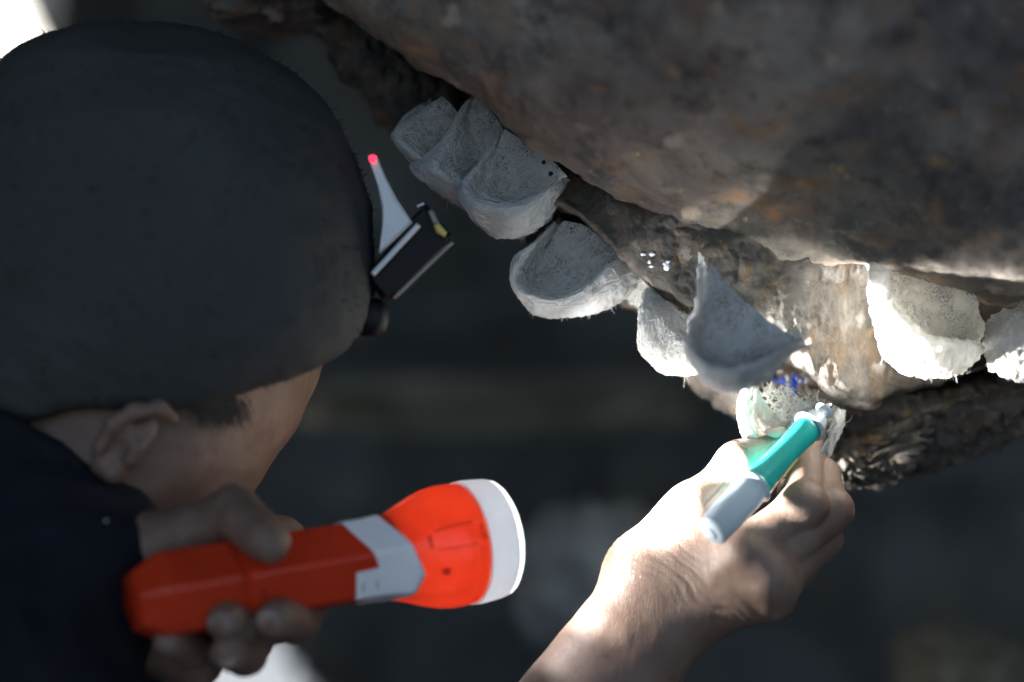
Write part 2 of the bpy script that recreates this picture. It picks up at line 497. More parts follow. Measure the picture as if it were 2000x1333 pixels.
# ground outside and inside
g = mesh_obj('ground', [(-200, -200, -0.02), (200, -200, -0.02), (200, 200, -0.02), (-200, 200, -0.02)], np.array([[0, 1, 2, 3]]), M['outside'])
tag(g, kind='structure')

# cave chamber: an uneven closed vault, open towards the daylight behind the camera,
# with two gaps in the far left side
def cave_shell():
    nu, nv = 700, 380
    th = np.linspace(0, 2 * np.pi, nu, endpoint=False)[None, :]
    ph = np.linspace(-0.5 * np.pi + 0.02, 0.5 * np.pi - 0.02, nv)[:, None]
    dirs = np.stack([np.cos(ph) * np.sin(th), np.cos(ph) * np.cos(th), np.sin(ph) * np.ones_like(th)], -1)
    c = np.array([0.0, 0.7, 1.3])
    q = dirs * np.array([2.3, 2.2, 1.75])
    q = q * (1 + 0.07 * fbm(dirs * 2.1, 3) + 0.035 * ridged(dirs * 6.0, 3))[..., None]
    G = c + q
    F = grid_faces(nv, nu, True)
    cen = G.reshape(-1, 3)[F].mean(axis=1)
    rel = cen - np.array([0, 0, CAM_Z])
    px = 1000 + rel[:, 0] / (KPX * np.maximum(rel[:, 1], 0.01))
    py = 666.5 - rel[:, 2] / (KPX * np.maximum(rel[:, 1], 0.01))
    fr = rel[:, 1] > 0.2
    gap1 = fr & (px < 122) & (px > -520) & (py < 330) & (py > -260)
    gap2 = fr & (px < 535 + (py - 1240) * 0.6) & (px > 392) & (py > 1190) & (py < 1500)
    mouth = (cen[:, 1] < -0.45) & (cen[:, 2] > 0.35)
    keep = ~(gap1 | gap2 | mouth)
    return mesh_obj('cave_wall', G.reshape(-1, 3), F[keep], M['cave'])
tag(cave_shell(), kind='structure')

def boulder(name, c, r, mat, amp, freq, seed, n=64, parent=None, rot=0.0):
    th = np.linspace(0, 2 * np.pi, n * 2, endpoint=False)[None, :]
    ph = np.linspace(-0.5 * np.pi + 1e-3, 0.5 * np.pi - 1e-3, n)[:, None]
    d = np.stack([np.cos(ph) * np.cos(th), np.cos(ph) * np.sin(th), np.sin(ph) * np.ones_like(th)], -1)
    d = np.sign(d) * np.abs(d) ** 0.8
    V = d * np.array(r)
    V = V * (1 + amp * (0.6 * fbm(d * freq + seed, 4) + 0.4 * ridged(d * freq * 2.2 + seed, 4)))[..., None]
    ca, sa = math.cos(rot), math.sin(rot)
    V = np.stack([V[..., 0] * ca - V[..., 2] * sa, V[..., 1], V[..., 0] * sa + V[..., 2] * ca], -1)
    return mesh_obj(name, (V + np.asarray(c)).reshape(-1, 3), grid_faces(n, n * 2, True), mat, parent)

# rock ledge far behind, pale band with the far daylight put into its colour
tag(boulder('rock_shelf', P(985, 792, 2.30), (0.20, 0.16, 0.030), M['shelf'], 0.35, 1.4, 3.0), kind='structure')
tag(boulder('opening_rock', P(96, 0, 3.6), (0.030, 0.12, 0.085), M['pale_rock'], 0.2, 1.5, 8.0, rot=0.25), kind='structure')
tag(boulder('beam_rock', P(1175, 1125, 1.75), (0.062, 0.07, 0.058), M['beam_patch_rock'], 0.3, 1.5, 5.0), kind='structure')  # shaped and coloured to stand in for the beam's pale patch
tag(boulder('low_rock', P(1890, 1330, 1.7), (0.05, 0.10, 0.035), M['shelf'], 0.3, 1.7, 15.0), kind='structure')

overhang, G1 = rock_sheet('rock_overhang', [
    [(250, -620, 1.02), (900, -620, .98), (1500, -620, .91), (2400, -600, .90)],
    [(420, -300, .95), (900, -190, .89), (1500, -130, .83), (2400, -90, .83)],
    [(560, -110, .94), (980, 80, .895), (1500, 200, .875), (1900, 240, .865), (2400, 270, .87)],
    [(620, -45, .92), (900, 135, .915), (1250, 340, .935), (1540, 420, .945), (1720, 420, .925), (1950, 480, .91), (2400, 500, .92)],
    [(640, -5, .95), (760, 80, .95), (850, 140, .955), (930, 195, .96), (1000, 255, .96), (1100, 325, .962), (1250, 420, .974), (1400, 485, .98),
     (1550, 545, .985), (1660, 520, .978), (1800, 545, .965), (1930, 588, .975), (2080, 600, .98), (2400, 600, .99)],
    [(680, -20, 1.01), (880, 120, 1.02), (1100, 290, 1.02), (1400, 440, 1.03), (1700, 470, 1.05), (1930, 540, 1.08), (2400, 560, 1.10)],
    [(800, -80, 1.25), (1300, 180, 1.3), (1700, 330, 1.3), (2400, 430, 1.35)]],
    520, 340, M['rock'], 0.0056, 17.0, 2.0, 0.26)
tag(overhang, kind='structure')

ledge, G2 = rock_sheet('rock_ledge', [
    [(950, 190, 1.03), (1100, 280, 1.02), (1250, 370, .975), (1400, 425, .962), (1550, 470, .965), (1700, 450, .975), (1850, 520, 1.0), (2200, 560, 1.03)],
    [(1000, 300, 1.03), (1120, 350, .995), (1250, 440, .97), (1400, 510, .968), (1550, 600, .978), (1700, 640, 1.01), (1850, 680, 1.045), (2200, 660, 1.045)],
    [(1050, 385, .99), (1095, 395, .985), (1160, 440, .98), (1220, 500, .978), (1300, 570, .976), (1370, 625, .978), (1450, 662, .984), (1540, 712, .992),
     (1620, 778, 1.0), (1690, 798, 1.008), (1740, 765, 1.02), (1850, 745, 1.028), (1920, 720, 1.035), (2200, 690, 1.045)],
    [(1070, 400, 1.02), (1170, 445, 1.02), (1300, 575, 1.015), (1450, 668, 1.018), (1545, 700, 1.025), (1640, 772, 1.035), (1720, 765, 1.05), (1920, 712, 1.07), (2200, 690, 1.08)],
    [(1100, 330, 1.12), (1300, 470, 1.12), (1600, 640, 1.12), (1900, 650, 1.14), (2200, 640, 1.15)]],
    480, 200, M['ledge'], 0.0036, 22.0, 5.0, 0.3)
tag(ledge, kind='structure')

rim, G3 = rock_sheet('rock_rim', [
    [(640, -160, 1.16), (820, 40, 1.14), (970, 210, 1.12), (1150, 370, 1.11), (1350, 520, 1.10), (1500, 640, 1.09), (1640, 720, 1.09), (1800, 700, 1.10), (2200, 660, 1.10)],
    [(610, -60, 1.10), (730, 60, 1.08), (870, 205, 1.07), (1050, 395, 1.065), (1240, 535, 1.055), (1380, 650, 1.05), (1510, 730, 1.045), (1640, 790, 1.04), (1800, 780, 1.045), (2200, 710, 1.01)],
    [(590, -20, 1.09), (680, 80, 1.07), (800, 225, 1.06), (960, 395, 1.055), (1100, 480, 1.05), (1230, 570, 1.045), (1370, 705, 1.04), (1480, 800, 1.03), (1600, 865, 1.06), (1700, 860, 1.055), (1850, 800, 1.035), (2200, 730, .985)],
    [(575, 0, 1.09), (640, 85, 1.08), (700, 160, 1.075), (775, 250, 1.07), (860, 335, 1.065), (960, 420, 1.06), (1050, 470, 1.06), (1210, 578, 1.055), (1255, 615, 1.05), (1345, 725, 1.045),
     (1450, 815, 1.04), (1530, 862, 1.035), (1610, 885, 1.06), (1670, 905, 1.07), (1760, 905, 1.07), (1860, 870, 1.055), (1960, 825, 1.035), (2200, 780, 1.0)],
    [(620, 20, 1.15), (720, 140, 1.14), (860, 310, 1.13), (1050, 450, 1.12), (1250, 590, 1.12), (1450, 790, 1.11), (1600, 860, 1.14), (1760, 880, 1.14), (2200, 750, 1.15)],
    [(700, 0, 1.35), (900, 250, 1.35), (1250, 500, 1.35), (1600, 780, 1.35), (2200, 700, 1.35)]],
    620, 200, M['rim'], 0.0042, 34.0, 9.0, 0.55)
tag(rim, kind='structure')
for k, (c, r, sd, ro) in enumerate([(P(1640, 900, 1.055), (0.0110, 0.016, 0.0120), 1.0, 0.5), (P(1715, 880, 1.056), (0.024, 0.015, 0.0095), 4.0, 0.35),
                                (P(1700, 922, 1.062), (0.016, 0.014, 0.0065), 7.0, 0.1), (P(1750, 858, 1.052), (0.018, 0.01, 0.006), 12.0, 0.5)]):
    boulder('rock_crust', c, r, M['rim'], 0.55, 3.2, sd, 72, rim, ro)
tag(boulder('ceiling_rock', P(545, -10, 1.10), (0.034, 0.04, 0.019), M['rock'], 0.3, 1.6, 21.0), kind='structure')

# ------------------------------------------------------------------ nests
NEST_GROUP = 'white bird nests stuck along the rock'
def nest(label, back, bowl, rim_in, rim_out, under, mat='nest', amp=0.0012, nfib=900, seed=0, hang=40, fib_rows=(0.02, 0.42), dz=0.0, shallow=0.0):
    zb = min(q[2] for q in rim_in)
    sh = lambda r, f: [(x, y, (d + dz) if f == 0 else (zb + (d - zb) * (1 - f) + dz)) for x, y, d in r]
    rows = [PP(sh(back, shallow)), PP(sh(bowl, shallow)), PP(sh(rim_in, 0)), PP(sh(rim_out, 0)), PP(sh(under, 0))]
    if under is not None:
        last = rows[-1] + np.array([0, 0.03, 0.008])
        rows.append(last)
    nu, nv = 130, 110
    G = loft(rows, nu, nv)
    n = grid_normals(G)
    # towards the camera side
    q = G + seed * 3.7
    G = G + n * (amp * (0.7 * fbm(q * 110, 3) + 0.45 * ridged(q * 260, 3)) + 0.0003 * fbm(q * 900, 2))[..., None]
    t = thing('bird_nest', label, 'nest', G[0].mean(axis=0), NEST_GROUP)
    cup = mesh_obj('cup', G.reshape(-1, 3), grid_faces(nv, nu), M[mat], t)
    jrim = int(np.argmax(-G[:, nu // 2, 1])); zz = np.interp(np.arange(nv), [0, jrim, nv - 1], [0, 0.5, 1.0])
    at = cup.data.attributes.new('zone', 'FLOAT', 'POINT'); at.data.foreach_set('value', np.repeat(zz, nu).astype(np.float32))
    n = grid_normals(G)
    Lu = np.linalg.norm(np.diff(G[jrim // 2], axis=0), axis=1).sum(); Lv = np.linalg.norm(np.diff(G[:, nu // 2], axis=0), axis=1).sum()
    r_ = np.random.default_rng(seed + 100)
    # loose strands lying over the cup
    hang *= 5
    k = 6
    s0 = r_.uniform(0.03, 0.97, nfib); t0 = r_.uniform(*fib_rows, nfib)
    ang = r_.uniform(0, 2 * np.pi, nfib); ln = r_.uniform(0.004, 0.013, nfib); bend = r_.uniform(-1.6, 1.6, nfib)
    uu = np.linspace(-0.5, 0.5, k)[None, :]
    a = ang[:, None] + bend[:, None] * uu
    su = np.clip(s0[:, None] + np.cos(a) * uu * ln[:, None] / Lu, 0, 1); tv = np.clip(t0[:, None] + np.sin(a) * uu * ln[:, None] / Lv, 0, 1)
    iu = su * (nu - 1); iv = tv * (nv - 1)
    i0 = np.clip(iu.astype(int), 0, nu - 2); j0 = np.clip(iv.astype(int), 0, nv - 2)
    fu = (iu - i0)[..., None]; fv = (iv - j0)[..., None]
    def bil(A): return (A[j0, i0] * (1 - fu) + A[j0, i0 + 1] * fu) * (1 - fv) + (A[j0 + 1, i0] * (1 - fu) + A[j0 + 1, i0 + 1] * fu) * fv
    nn = bil(n); pos = bil(G)
    sgn = np.where(nn[..., 1:2] > 0, -1.0, 1.0)
    pos = pos + nn * sgn * (0.00015 + 0.0007 * (0.25 - uu[..., None] ** 2) * r_.uniform(0, 3, (nfib, 1, 1)))
    rad = np.tile((r_.uniform(0.00007, 0.00017, nfib))[:, None], (1, k))
    V1, F1 = tubes(pos, rad)
    # frayed ends along the lower rim
    jr = int((nv - 1) * 0.72)
    ii = r_.integers(4, nu - 4, hang); jj = r_.integers(jr - 22, jr + 16, hang)
    st = G[jj, ii]
    L = 0.0008 + 0.0042 * r_.random(hang) ** 3
    dirv = n[jj, ii] * np.sign(-n[jj, ii, 1:2]) * 0.4 + np.stack([r_.uniform(-.8, .8, hang), r_.uniform(-.3, .3, hang), r_.uniform(-1.2, 0.1, hang)], -1)
    w = np.linspace(0, 1, k)[None, :, None]
    pth = st[:, None] + dirv[:, None] * L[:, None, None] * w + np.array([0, 0, -1]) * (w ** 2) * 0.0015 + r_.normal(0, 0.00025, (hang, k, 3)) * w
    V2, F2 = tubes(pth, np.tile(0.00012 * (1.2 - np.linspace(0, 1, k))[None], (hang, 1)))
    f = mesh_obj('fibres', np.concatenate([V1, V2]), np.concatenate([F1, F2 + len(V1)]), M['fibre'], t)
    f['kind'] = 'stuff'
    return t

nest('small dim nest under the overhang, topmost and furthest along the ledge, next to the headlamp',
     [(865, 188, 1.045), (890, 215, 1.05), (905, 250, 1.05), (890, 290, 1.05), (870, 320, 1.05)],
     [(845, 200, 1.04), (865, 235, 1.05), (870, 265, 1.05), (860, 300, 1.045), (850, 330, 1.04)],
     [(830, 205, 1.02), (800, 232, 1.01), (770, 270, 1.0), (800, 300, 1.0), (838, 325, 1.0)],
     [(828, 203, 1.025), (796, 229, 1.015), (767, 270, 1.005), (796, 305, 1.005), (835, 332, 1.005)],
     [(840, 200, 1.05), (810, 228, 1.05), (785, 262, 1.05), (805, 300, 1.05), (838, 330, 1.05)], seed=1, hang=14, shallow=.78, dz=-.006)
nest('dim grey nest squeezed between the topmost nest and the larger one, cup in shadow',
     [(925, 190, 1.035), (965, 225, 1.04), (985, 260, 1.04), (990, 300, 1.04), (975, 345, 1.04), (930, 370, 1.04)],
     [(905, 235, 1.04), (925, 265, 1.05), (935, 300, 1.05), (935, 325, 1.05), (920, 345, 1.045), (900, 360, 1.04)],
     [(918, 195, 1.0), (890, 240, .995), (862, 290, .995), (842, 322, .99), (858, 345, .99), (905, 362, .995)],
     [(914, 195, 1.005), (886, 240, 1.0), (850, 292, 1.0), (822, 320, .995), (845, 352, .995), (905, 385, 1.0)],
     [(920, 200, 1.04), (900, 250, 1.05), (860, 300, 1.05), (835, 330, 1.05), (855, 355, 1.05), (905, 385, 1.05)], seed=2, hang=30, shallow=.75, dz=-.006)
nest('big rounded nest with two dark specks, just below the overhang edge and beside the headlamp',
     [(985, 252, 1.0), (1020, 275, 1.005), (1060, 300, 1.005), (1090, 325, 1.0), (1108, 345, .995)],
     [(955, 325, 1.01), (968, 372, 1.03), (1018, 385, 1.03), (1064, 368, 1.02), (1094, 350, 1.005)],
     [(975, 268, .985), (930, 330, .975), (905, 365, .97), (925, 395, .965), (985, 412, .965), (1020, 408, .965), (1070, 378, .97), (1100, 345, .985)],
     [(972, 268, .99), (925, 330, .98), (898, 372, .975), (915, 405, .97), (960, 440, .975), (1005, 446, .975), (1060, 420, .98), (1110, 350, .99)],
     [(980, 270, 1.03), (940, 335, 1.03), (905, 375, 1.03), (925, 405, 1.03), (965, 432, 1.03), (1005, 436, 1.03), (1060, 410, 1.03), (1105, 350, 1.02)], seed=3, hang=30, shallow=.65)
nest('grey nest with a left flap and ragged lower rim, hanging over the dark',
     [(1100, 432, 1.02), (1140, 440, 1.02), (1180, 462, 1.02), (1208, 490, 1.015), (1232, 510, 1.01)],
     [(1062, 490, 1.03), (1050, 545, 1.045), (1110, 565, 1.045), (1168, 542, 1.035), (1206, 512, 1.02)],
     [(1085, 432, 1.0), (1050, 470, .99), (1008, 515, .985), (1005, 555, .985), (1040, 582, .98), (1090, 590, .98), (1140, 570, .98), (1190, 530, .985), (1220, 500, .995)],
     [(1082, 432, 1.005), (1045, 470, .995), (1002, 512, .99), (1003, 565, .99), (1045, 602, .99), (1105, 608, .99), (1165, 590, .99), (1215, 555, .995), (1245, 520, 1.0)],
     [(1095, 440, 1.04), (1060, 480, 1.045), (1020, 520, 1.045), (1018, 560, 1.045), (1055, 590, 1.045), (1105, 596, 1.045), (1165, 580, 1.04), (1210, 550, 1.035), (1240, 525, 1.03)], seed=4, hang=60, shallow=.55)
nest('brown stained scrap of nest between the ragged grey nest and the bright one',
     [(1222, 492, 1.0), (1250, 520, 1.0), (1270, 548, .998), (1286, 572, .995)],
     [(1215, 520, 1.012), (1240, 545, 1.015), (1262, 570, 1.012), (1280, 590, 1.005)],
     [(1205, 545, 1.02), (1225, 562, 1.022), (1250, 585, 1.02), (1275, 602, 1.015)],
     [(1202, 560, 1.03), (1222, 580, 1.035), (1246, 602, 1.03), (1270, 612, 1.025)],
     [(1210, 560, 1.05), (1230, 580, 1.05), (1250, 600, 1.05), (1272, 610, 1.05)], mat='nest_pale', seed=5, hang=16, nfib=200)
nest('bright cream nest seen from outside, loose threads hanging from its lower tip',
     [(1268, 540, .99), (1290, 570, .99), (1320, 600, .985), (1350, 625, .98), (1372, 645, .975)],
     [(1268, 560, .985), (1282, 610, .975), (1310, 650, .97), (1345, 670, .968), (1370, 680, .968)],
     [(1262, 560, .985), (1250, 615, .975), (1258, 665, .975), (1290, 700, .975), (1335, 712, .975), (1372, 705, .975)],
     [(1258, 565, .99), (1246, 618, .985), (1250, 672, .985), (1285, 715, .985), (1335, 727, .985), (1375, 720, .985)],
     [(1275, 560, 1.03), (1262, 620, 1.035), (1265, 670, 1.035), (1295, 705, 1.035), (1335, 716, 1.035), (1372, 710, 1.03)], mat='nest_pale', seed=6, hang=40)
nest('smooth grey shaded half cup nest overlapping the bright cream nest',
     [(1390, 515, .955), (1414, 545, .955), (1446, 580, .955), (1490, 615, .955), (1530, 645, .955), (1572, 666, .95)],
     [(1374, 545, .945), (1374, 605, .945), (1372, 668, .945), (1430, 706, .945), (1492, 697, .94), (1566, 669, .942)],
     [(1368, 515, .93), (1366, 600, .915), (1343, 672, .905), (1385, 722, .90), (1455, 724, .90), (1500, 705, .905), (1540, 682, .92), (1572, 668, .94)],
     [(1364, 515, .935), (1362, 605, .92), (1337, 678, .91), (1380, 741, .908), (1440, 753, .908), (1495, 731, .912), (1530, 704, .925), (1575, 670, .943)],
     [(1376, 520, .96), (1370, 615, .955), (1352, 685, .95), (1392, 735, .95), (1442, 744, .95), (1495, 722, .95), (1528, 698, .955), (1572, 669, .957)], mat='nest_shaded', seed=7, hang=16, nfib=260, dz=-.024)
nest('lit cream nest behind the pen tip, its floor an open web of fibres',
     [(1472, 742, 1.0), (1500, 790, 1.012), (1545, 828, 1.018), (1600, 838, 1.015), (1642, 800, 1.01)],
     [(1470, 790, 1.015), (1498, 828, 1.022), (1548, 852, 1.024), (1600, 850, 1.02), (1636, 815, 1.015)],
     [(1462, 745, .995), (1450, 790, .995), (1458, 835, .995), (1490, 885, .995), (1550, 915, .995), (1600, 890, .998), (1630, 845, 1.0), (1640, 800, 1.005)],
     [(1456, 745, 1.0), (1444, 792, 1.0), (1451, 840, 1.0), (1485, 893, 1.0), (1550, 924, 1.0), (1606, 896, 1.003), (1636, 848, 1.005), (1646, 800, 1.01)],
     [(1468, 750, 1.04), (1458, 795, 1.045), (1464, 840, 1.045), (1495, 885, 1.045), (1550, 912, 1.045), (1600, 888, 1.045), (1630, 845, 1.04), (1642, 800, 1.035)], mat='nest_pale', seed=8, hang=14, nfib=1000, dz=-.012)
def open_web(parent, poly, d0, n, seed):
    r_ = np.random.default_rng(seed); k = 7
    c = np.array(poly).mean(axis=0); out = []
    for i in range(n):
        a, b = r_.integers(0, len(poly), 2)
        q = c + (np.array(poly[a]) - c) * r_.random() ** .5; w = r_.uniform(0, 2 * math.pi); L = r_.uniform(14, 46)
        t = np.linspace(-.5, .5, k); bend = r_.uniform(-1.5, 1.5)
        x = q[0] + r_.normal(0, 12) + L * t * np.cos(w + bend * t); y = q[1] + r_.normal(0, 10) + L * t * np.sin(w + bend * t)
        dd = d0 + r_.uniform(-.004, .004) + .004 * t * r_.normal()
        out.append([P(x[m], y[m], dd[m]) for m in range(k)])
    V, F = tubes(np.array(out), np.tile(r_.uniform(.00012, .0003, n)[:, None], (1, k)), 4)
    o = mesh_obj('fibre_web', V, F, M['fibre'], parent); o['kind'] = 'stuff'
n8 = [o for o in bpy.data.objects if o.get('label', '').startswith('lit cream nest')][0]
open_web(n8, [(1490, 765), (1530, 775), (1575, 790), (1620, 800), (1625, 835), (1580, 850), (1530, 840), (1500, 810)], 1.012, 420, 5)
nest('glaring white nest in full torchlight, largest, below the right end of the overhang',
     [(1735, 495, 1.0), (1785, 528, 1.01), (1835, 545, 1.015), (1880, 556, 1.015), (1908, 590, 1.01), (1922, 632, 1.01), (1912, 672, 1.01)],
     [(1732, 545, 1.01), (1748, 592, 1.03), (1778, 640, 1.04), (1815, 662, 1.045), (1858, 670, 1.045), (1892, 670, 1.035), (1904, 670, 1.02)],
     [(1725, 520, .99), (1728, 575, .985), (1750, 622, .982), (1788, 660, .98), (1830, 677, .98), (1875, 680, .985), (1908, 668, 1.0)],
     [(1702, 510, .995), (1706, 580, .99), (1722, 638, .988), (1752, 690, .986), (1805, 714, .986), (1868, 712, .99), (1918, 680, 1.005)],
     [(1712, 525, 1.03), (1722, 595, 1.04), (1744, 645, 1.04), (1777, 685, 1.04), (1828, 703, 1.04), (1876, 694, 1.04), (1908, 672, 1.035)], mat='nest_pale', amp=0.0016, seed=9, hang=8, nfib=260, dz=-.038, shallow=.2)
nest('pale streaked nest cut off by the picture edge, right of the glaring white nest',
     [(1935, 615, 1.03), (1970, 600, 1.02), (2020, 575, 1.015), (2100, 570, 1.01)],
     [(1925, 640, 1.02), (1965, 630, 1.005), (2020, 620, 1.0), (2110, 620, 1.0)],
     [(1920, 665, 1.015), (1960, 680, 1.0), (2020, 680, .995), (2120, 680, .99)],
     [(1922, 695, 1.015), (1962, 725, 1.005), (2020, 728, 1.0), (2130, 720, .995)],
     [(1930, 695, 1.04), (1965, 718, 1.04), (2020, 722, 1.04), (2130, 715, 1.04)], mat='nest_pale', amp=0.002, dz=-.04, seed=10, hang=20, nfib=200, fib_rows=(0.2, 0.8))

# marks on the ledge: white dabs of paint and a blue and white scribble, laid on the rock
from mathutils.bvhtree import BVHTree
def bvh_of(G):
    return BVHTree.FromPolygons([tuple(v) for v in G.reshape(-1, 3)], [tuple(int(i) for i in f) for f in grid_faces(G.shape[0], G.shape[1])])
BV1, BV2, BV3 = bvh_of(G1), bvh_of(G2), bvh_of(G3)
def dab(bv, cx, cy, size, mat, seed, parent, name='paint_mark', elong=(1, 1)):
    r_ = np.random.default_rng(seed)
    ring = []
    m_ = 14
    for k in range(m_):
        a = 2 * math.pi * k / m_
        rr = size * (0.65 + 0.5 * r_.random())
        ring.append((cx + math.cos(a) * rr * elong[0], cy + math.sin(a) * rr * elong[1]))
    o = Vector((0, 0, CAM_Z)); V = []
    for (x, y) in [(cx, cy)] + ring + [(cx + (x - cx) * 0.55, cy + (y - cy) * 0.55) for x, y in ring]:
        d = (Vector(P(x, y, 1.0)) - o).normalized()
        h = bv.ray_cast(o, d)
        p = h[0] if h[0] is not None else Vector(P(x, y, 0.97))
        V.append(p)
    V = np.array([tuple(v) for v in V])
    d = V / np.linalg.norm(V - np.array([0, 0, CAM_Z]), axis=1, keepdims=True)
    up = np.array([0, -0.0004, 0.0]); out = V.copy()
    out[0] += up * 2; out[1 + m_:] += up * 1.8; out[1:1 + m_] += up * 0.5
    skirt = V[1:1 + m_] - up
    A = np.concatenate([out, skirt])
    t = [[0, 1 + m_ + k, 1 + m_ + (k + 1) % m_] for k in range(m_)]
    q = [[1 + m_ + k, 1 + k, 1 + (k + 1) % m_, 1 + m_ + (k + 1) % m_] for k in range(m_)]
    q += [[1 + k, 1 + 2 * m_ + k, 1 + 2 * m_ + (k + 1) % m_, 1 + (k + 1) % m_] for k in range(m_)]
    return mesh_obj(name, A, [np.array(t), np.array(q)], mat, parent)
for k, (x, y, s, e) in enumerate([(1256, 497, 5, (1.2, .7)), (1273, 497, 6, (1.1, .7)), (1268, 512, 4, (.8, 1.1)), (1272, 521, 5, (1.2, .6)), (1304, 512, 5, (1.1, .6)), (1302, 522, 7, (.9, 1.1)), (1298, 516, 4, (1, .8))]):
    tag(dab(BV2, x, y, s, M['white_paint'], 40 + k, ledge, 'paint_mark', e), 'small dab of white paint on the brown rock')
for k in range(34):
    x, y = 1540 + rng.normal(0, 17), 748 + rng.normal(0, 10)
    y += (x - 1540) * 0.35
    w = k % 3 == 0
    tag(dab(BV3, x, y, 4.0 + rng.random() * 4, M['white_paint' if w else 'blue_paint'], 80 + k, rim, 'paint_mark'), 'white fleck in the blue scribble' if w else 'blue ink dab on the rock')

for k, (x, y, sz) in enumerate([(1590, 14, 9), (1888, 22, 11), (1962, 42, 8), (1455, 428, 7), (1640, 330, 10), (1655, 345, 8), (1625, 325, 7), (1500, 255, 5), (1245, 300, 6), (1330, 372, 6)]):
    dab(BV1, x, y, sz, M['pale_rock'] if k < 3 else M['tan_speck'], 300 + k, overhang, 'bright_speck')  # first three stand in for blurred bright spots, the rest are tan specks
n3 = [o for o in bpy.data.objects if o.get('label', '').startswith('big rounded nest')][0]
c3 = [o for o in n3.children if o.name.startswith('cup')][0].data
BVN = BVHTree.FromPolygons([tuple(v.co) for v in c3.vertices], [tuple(p.vertices) for p in c3.polygons])
for k, (x, y, sz) in enumerate([(1062, 318, 5), (1076, 340, 6)]):
    dab(BVN, x, y, sz, M['black_plastic'], 500 + k, n3, 'dark_speck')
# ------------------------------------------------------------------ the torch
T0 = P(960, 1052, .944); T1 = P(258, 1176, .857)
ax = (T0 - T1) / np.linalg.norm(T0 - T1)
cview = -np.array([0, 1.0, 0]); cview = cview - ax * (cview @ ax); cview /= np.linalg.norm(cview)
upv = np.cross(ax, cview); upv = upv if upv[2] > 0 else -upv
TS = 0.95; TLEN = np.linalg.norm(T0 - T1) / TS
def facet(phi, K, rot=0.0, p=14):
    s = 0
    for k in range(K):
        s = s + np.maximum(np.cos(phi - rot - 2 * np.pi * k / K), 0) ** p
    return 1.0 / s ** (1.0 / p)
def tsurf(t, phi, r, sq):
    """Point on the torch at distance t along the axis from the lens rim, angle phi (0 faces the camera, 90 up)."""
    f = 1 + sq * (facet(phi, 6, R(-16), 34) * 0.96 - 1)
    rr = r * f
    return T0 + (t * TS)[..., None] * ax + (rr * np.cos(phi))[..., None] * cview + (rr * np.sin(phi))[..., None] * upv
def prof(t, pts):
    x = np.array([p[0] for p in pts])[::-1]; y = np.array([p[1] for p in pts])[::-1]; s = np.array([p[2] for p in pts])[::-1]
    # smooth
    tt = t
    return np.interp(tt, x, y), np.interp(tt, x, s)
HEADP = [(-0.016, .0283, 0), (-0.022, .0288, 0), (-0.028, .0287, 0), (-0.034, .0278, 0), (-0.040, .0262, .1), (-0.046, .0240, .25), (-0.052, .0217, .5), (-0.058, .0199, .8), (-0.064, .0188, 1), (-0.072, .0183, 1),
         (-0.10, .0183, 1), (-0.1365, .0186, 1)]
TAILP = [(-0.1385, .0180, 1), (-0.141, .0188, 1), (-0.16, .0189, 1), (-0.170, .0191, 1), (-TLEN + .012, .0188, 1), (-TLEN, .0125, 1)]
def shell(name, P_, t0, t1, nt, mat, parent, extra=0.0, nphi=96, caps=False):
    t = np.linspace(t0, t1, nt)[:, None] * np.ones((1, nphi)); phi = np.ones((nt, 1)) * np.linspace(0, 2 * np.pi, nphi, endpoint=False)[None]
    r, s = prof(t, P_)
    G = tsurf(t, phi, r + extra, s)
    F = [grid_faces(nt, nphi, True)]
    V = G.reshape(-1, 3)
    if caps:
        V = np.concatenate([V, G[-1].mean(axis=0)[None]]); b = (nt - 1) * nphi; c = len(V) - 1
        F.append(np.array([[b + i, b + (i + 1) % nphi, c] for i in range(nphi)]))
    return mesh_obj(name, V, F, mat, parent)
torch = thing('torch', 'red plastic torch with white collar and glowing white rim held in the hand', 'torch', (T0 + T1) / 2)
shell('head', HEADP, -0.016, -0.062, 60, M['red'], torch)
shell('barrel', HEADP, -0.062, -0.1365, 30, M['red'], torch)
groove_p = [(-0.1365, .0186, 1), (-0.1372, .0172, 1), (-0.1380, .0172, 1), (-0.1385, .0180, 1)]
shell('groove', groove_p, -0.1365, -0.1385, 8, M['red'], torch)
shell('tail_cap', TAILP, -0.1385, -TLEN, 50, M['red'], torch, caps=True)
BEZ = [(0.0028, .0262, 0), (0.0016, .0276, 0), (-0.001, .0284, 0), (-0.005, .0288, 0), (-0.012, .0292, 0), (-0.0165, .0290, 0), (-0.0168, .0280, 0)]
bz = shell('bezel', BEZ, 0.0028, -0.0168, 40, M['bezel'], torch)
# lens disc, reflector dish and lamp
def disc(name, t, r, mat, dome=0.0, rings=8):
    nphi = 64
    rr = np.linspace(0.0005, r, rings)[:, None] * np.ones((1, nphi)); phi = np.ones((rings, 1)) * np.linspace(0, 2 * np.pi, nphi, endpoint=False)[None]
    G = tsurf(t + dome * (1 - (rr / r) ** 2), phi, rr, 0)
    return mesh_obj(name, G.reshape(-1, 3), grid_faces(rings, nphi, True), mat, torch)
disc('lens', 0.0010, 0.0268, M['lens'], 0.0006)
rr_t = [(-0.0005, .0268, 0), (-0.006, .0225, 0), (-0.012, .0165, 0), (-0.0165, .0085, 0), (-0.018, .004, 0)]
shell('reflector', rr_t, -0.0005, -0.018, 24, M['bezel'], torch)
disc('red_glow_block', -0.0185, 0.0283, M['white_plastic'])  # added unseen disc keeping the red inner glow off the bezel
disc('barrel_light_block', -0.056, 0.0185, M['black_plastic'])  # added unseen disc stopping the head's glow leaking into the barrel
disc('lamp', -0.0172, 0.003, M['led_white'], 0.0004, 4)

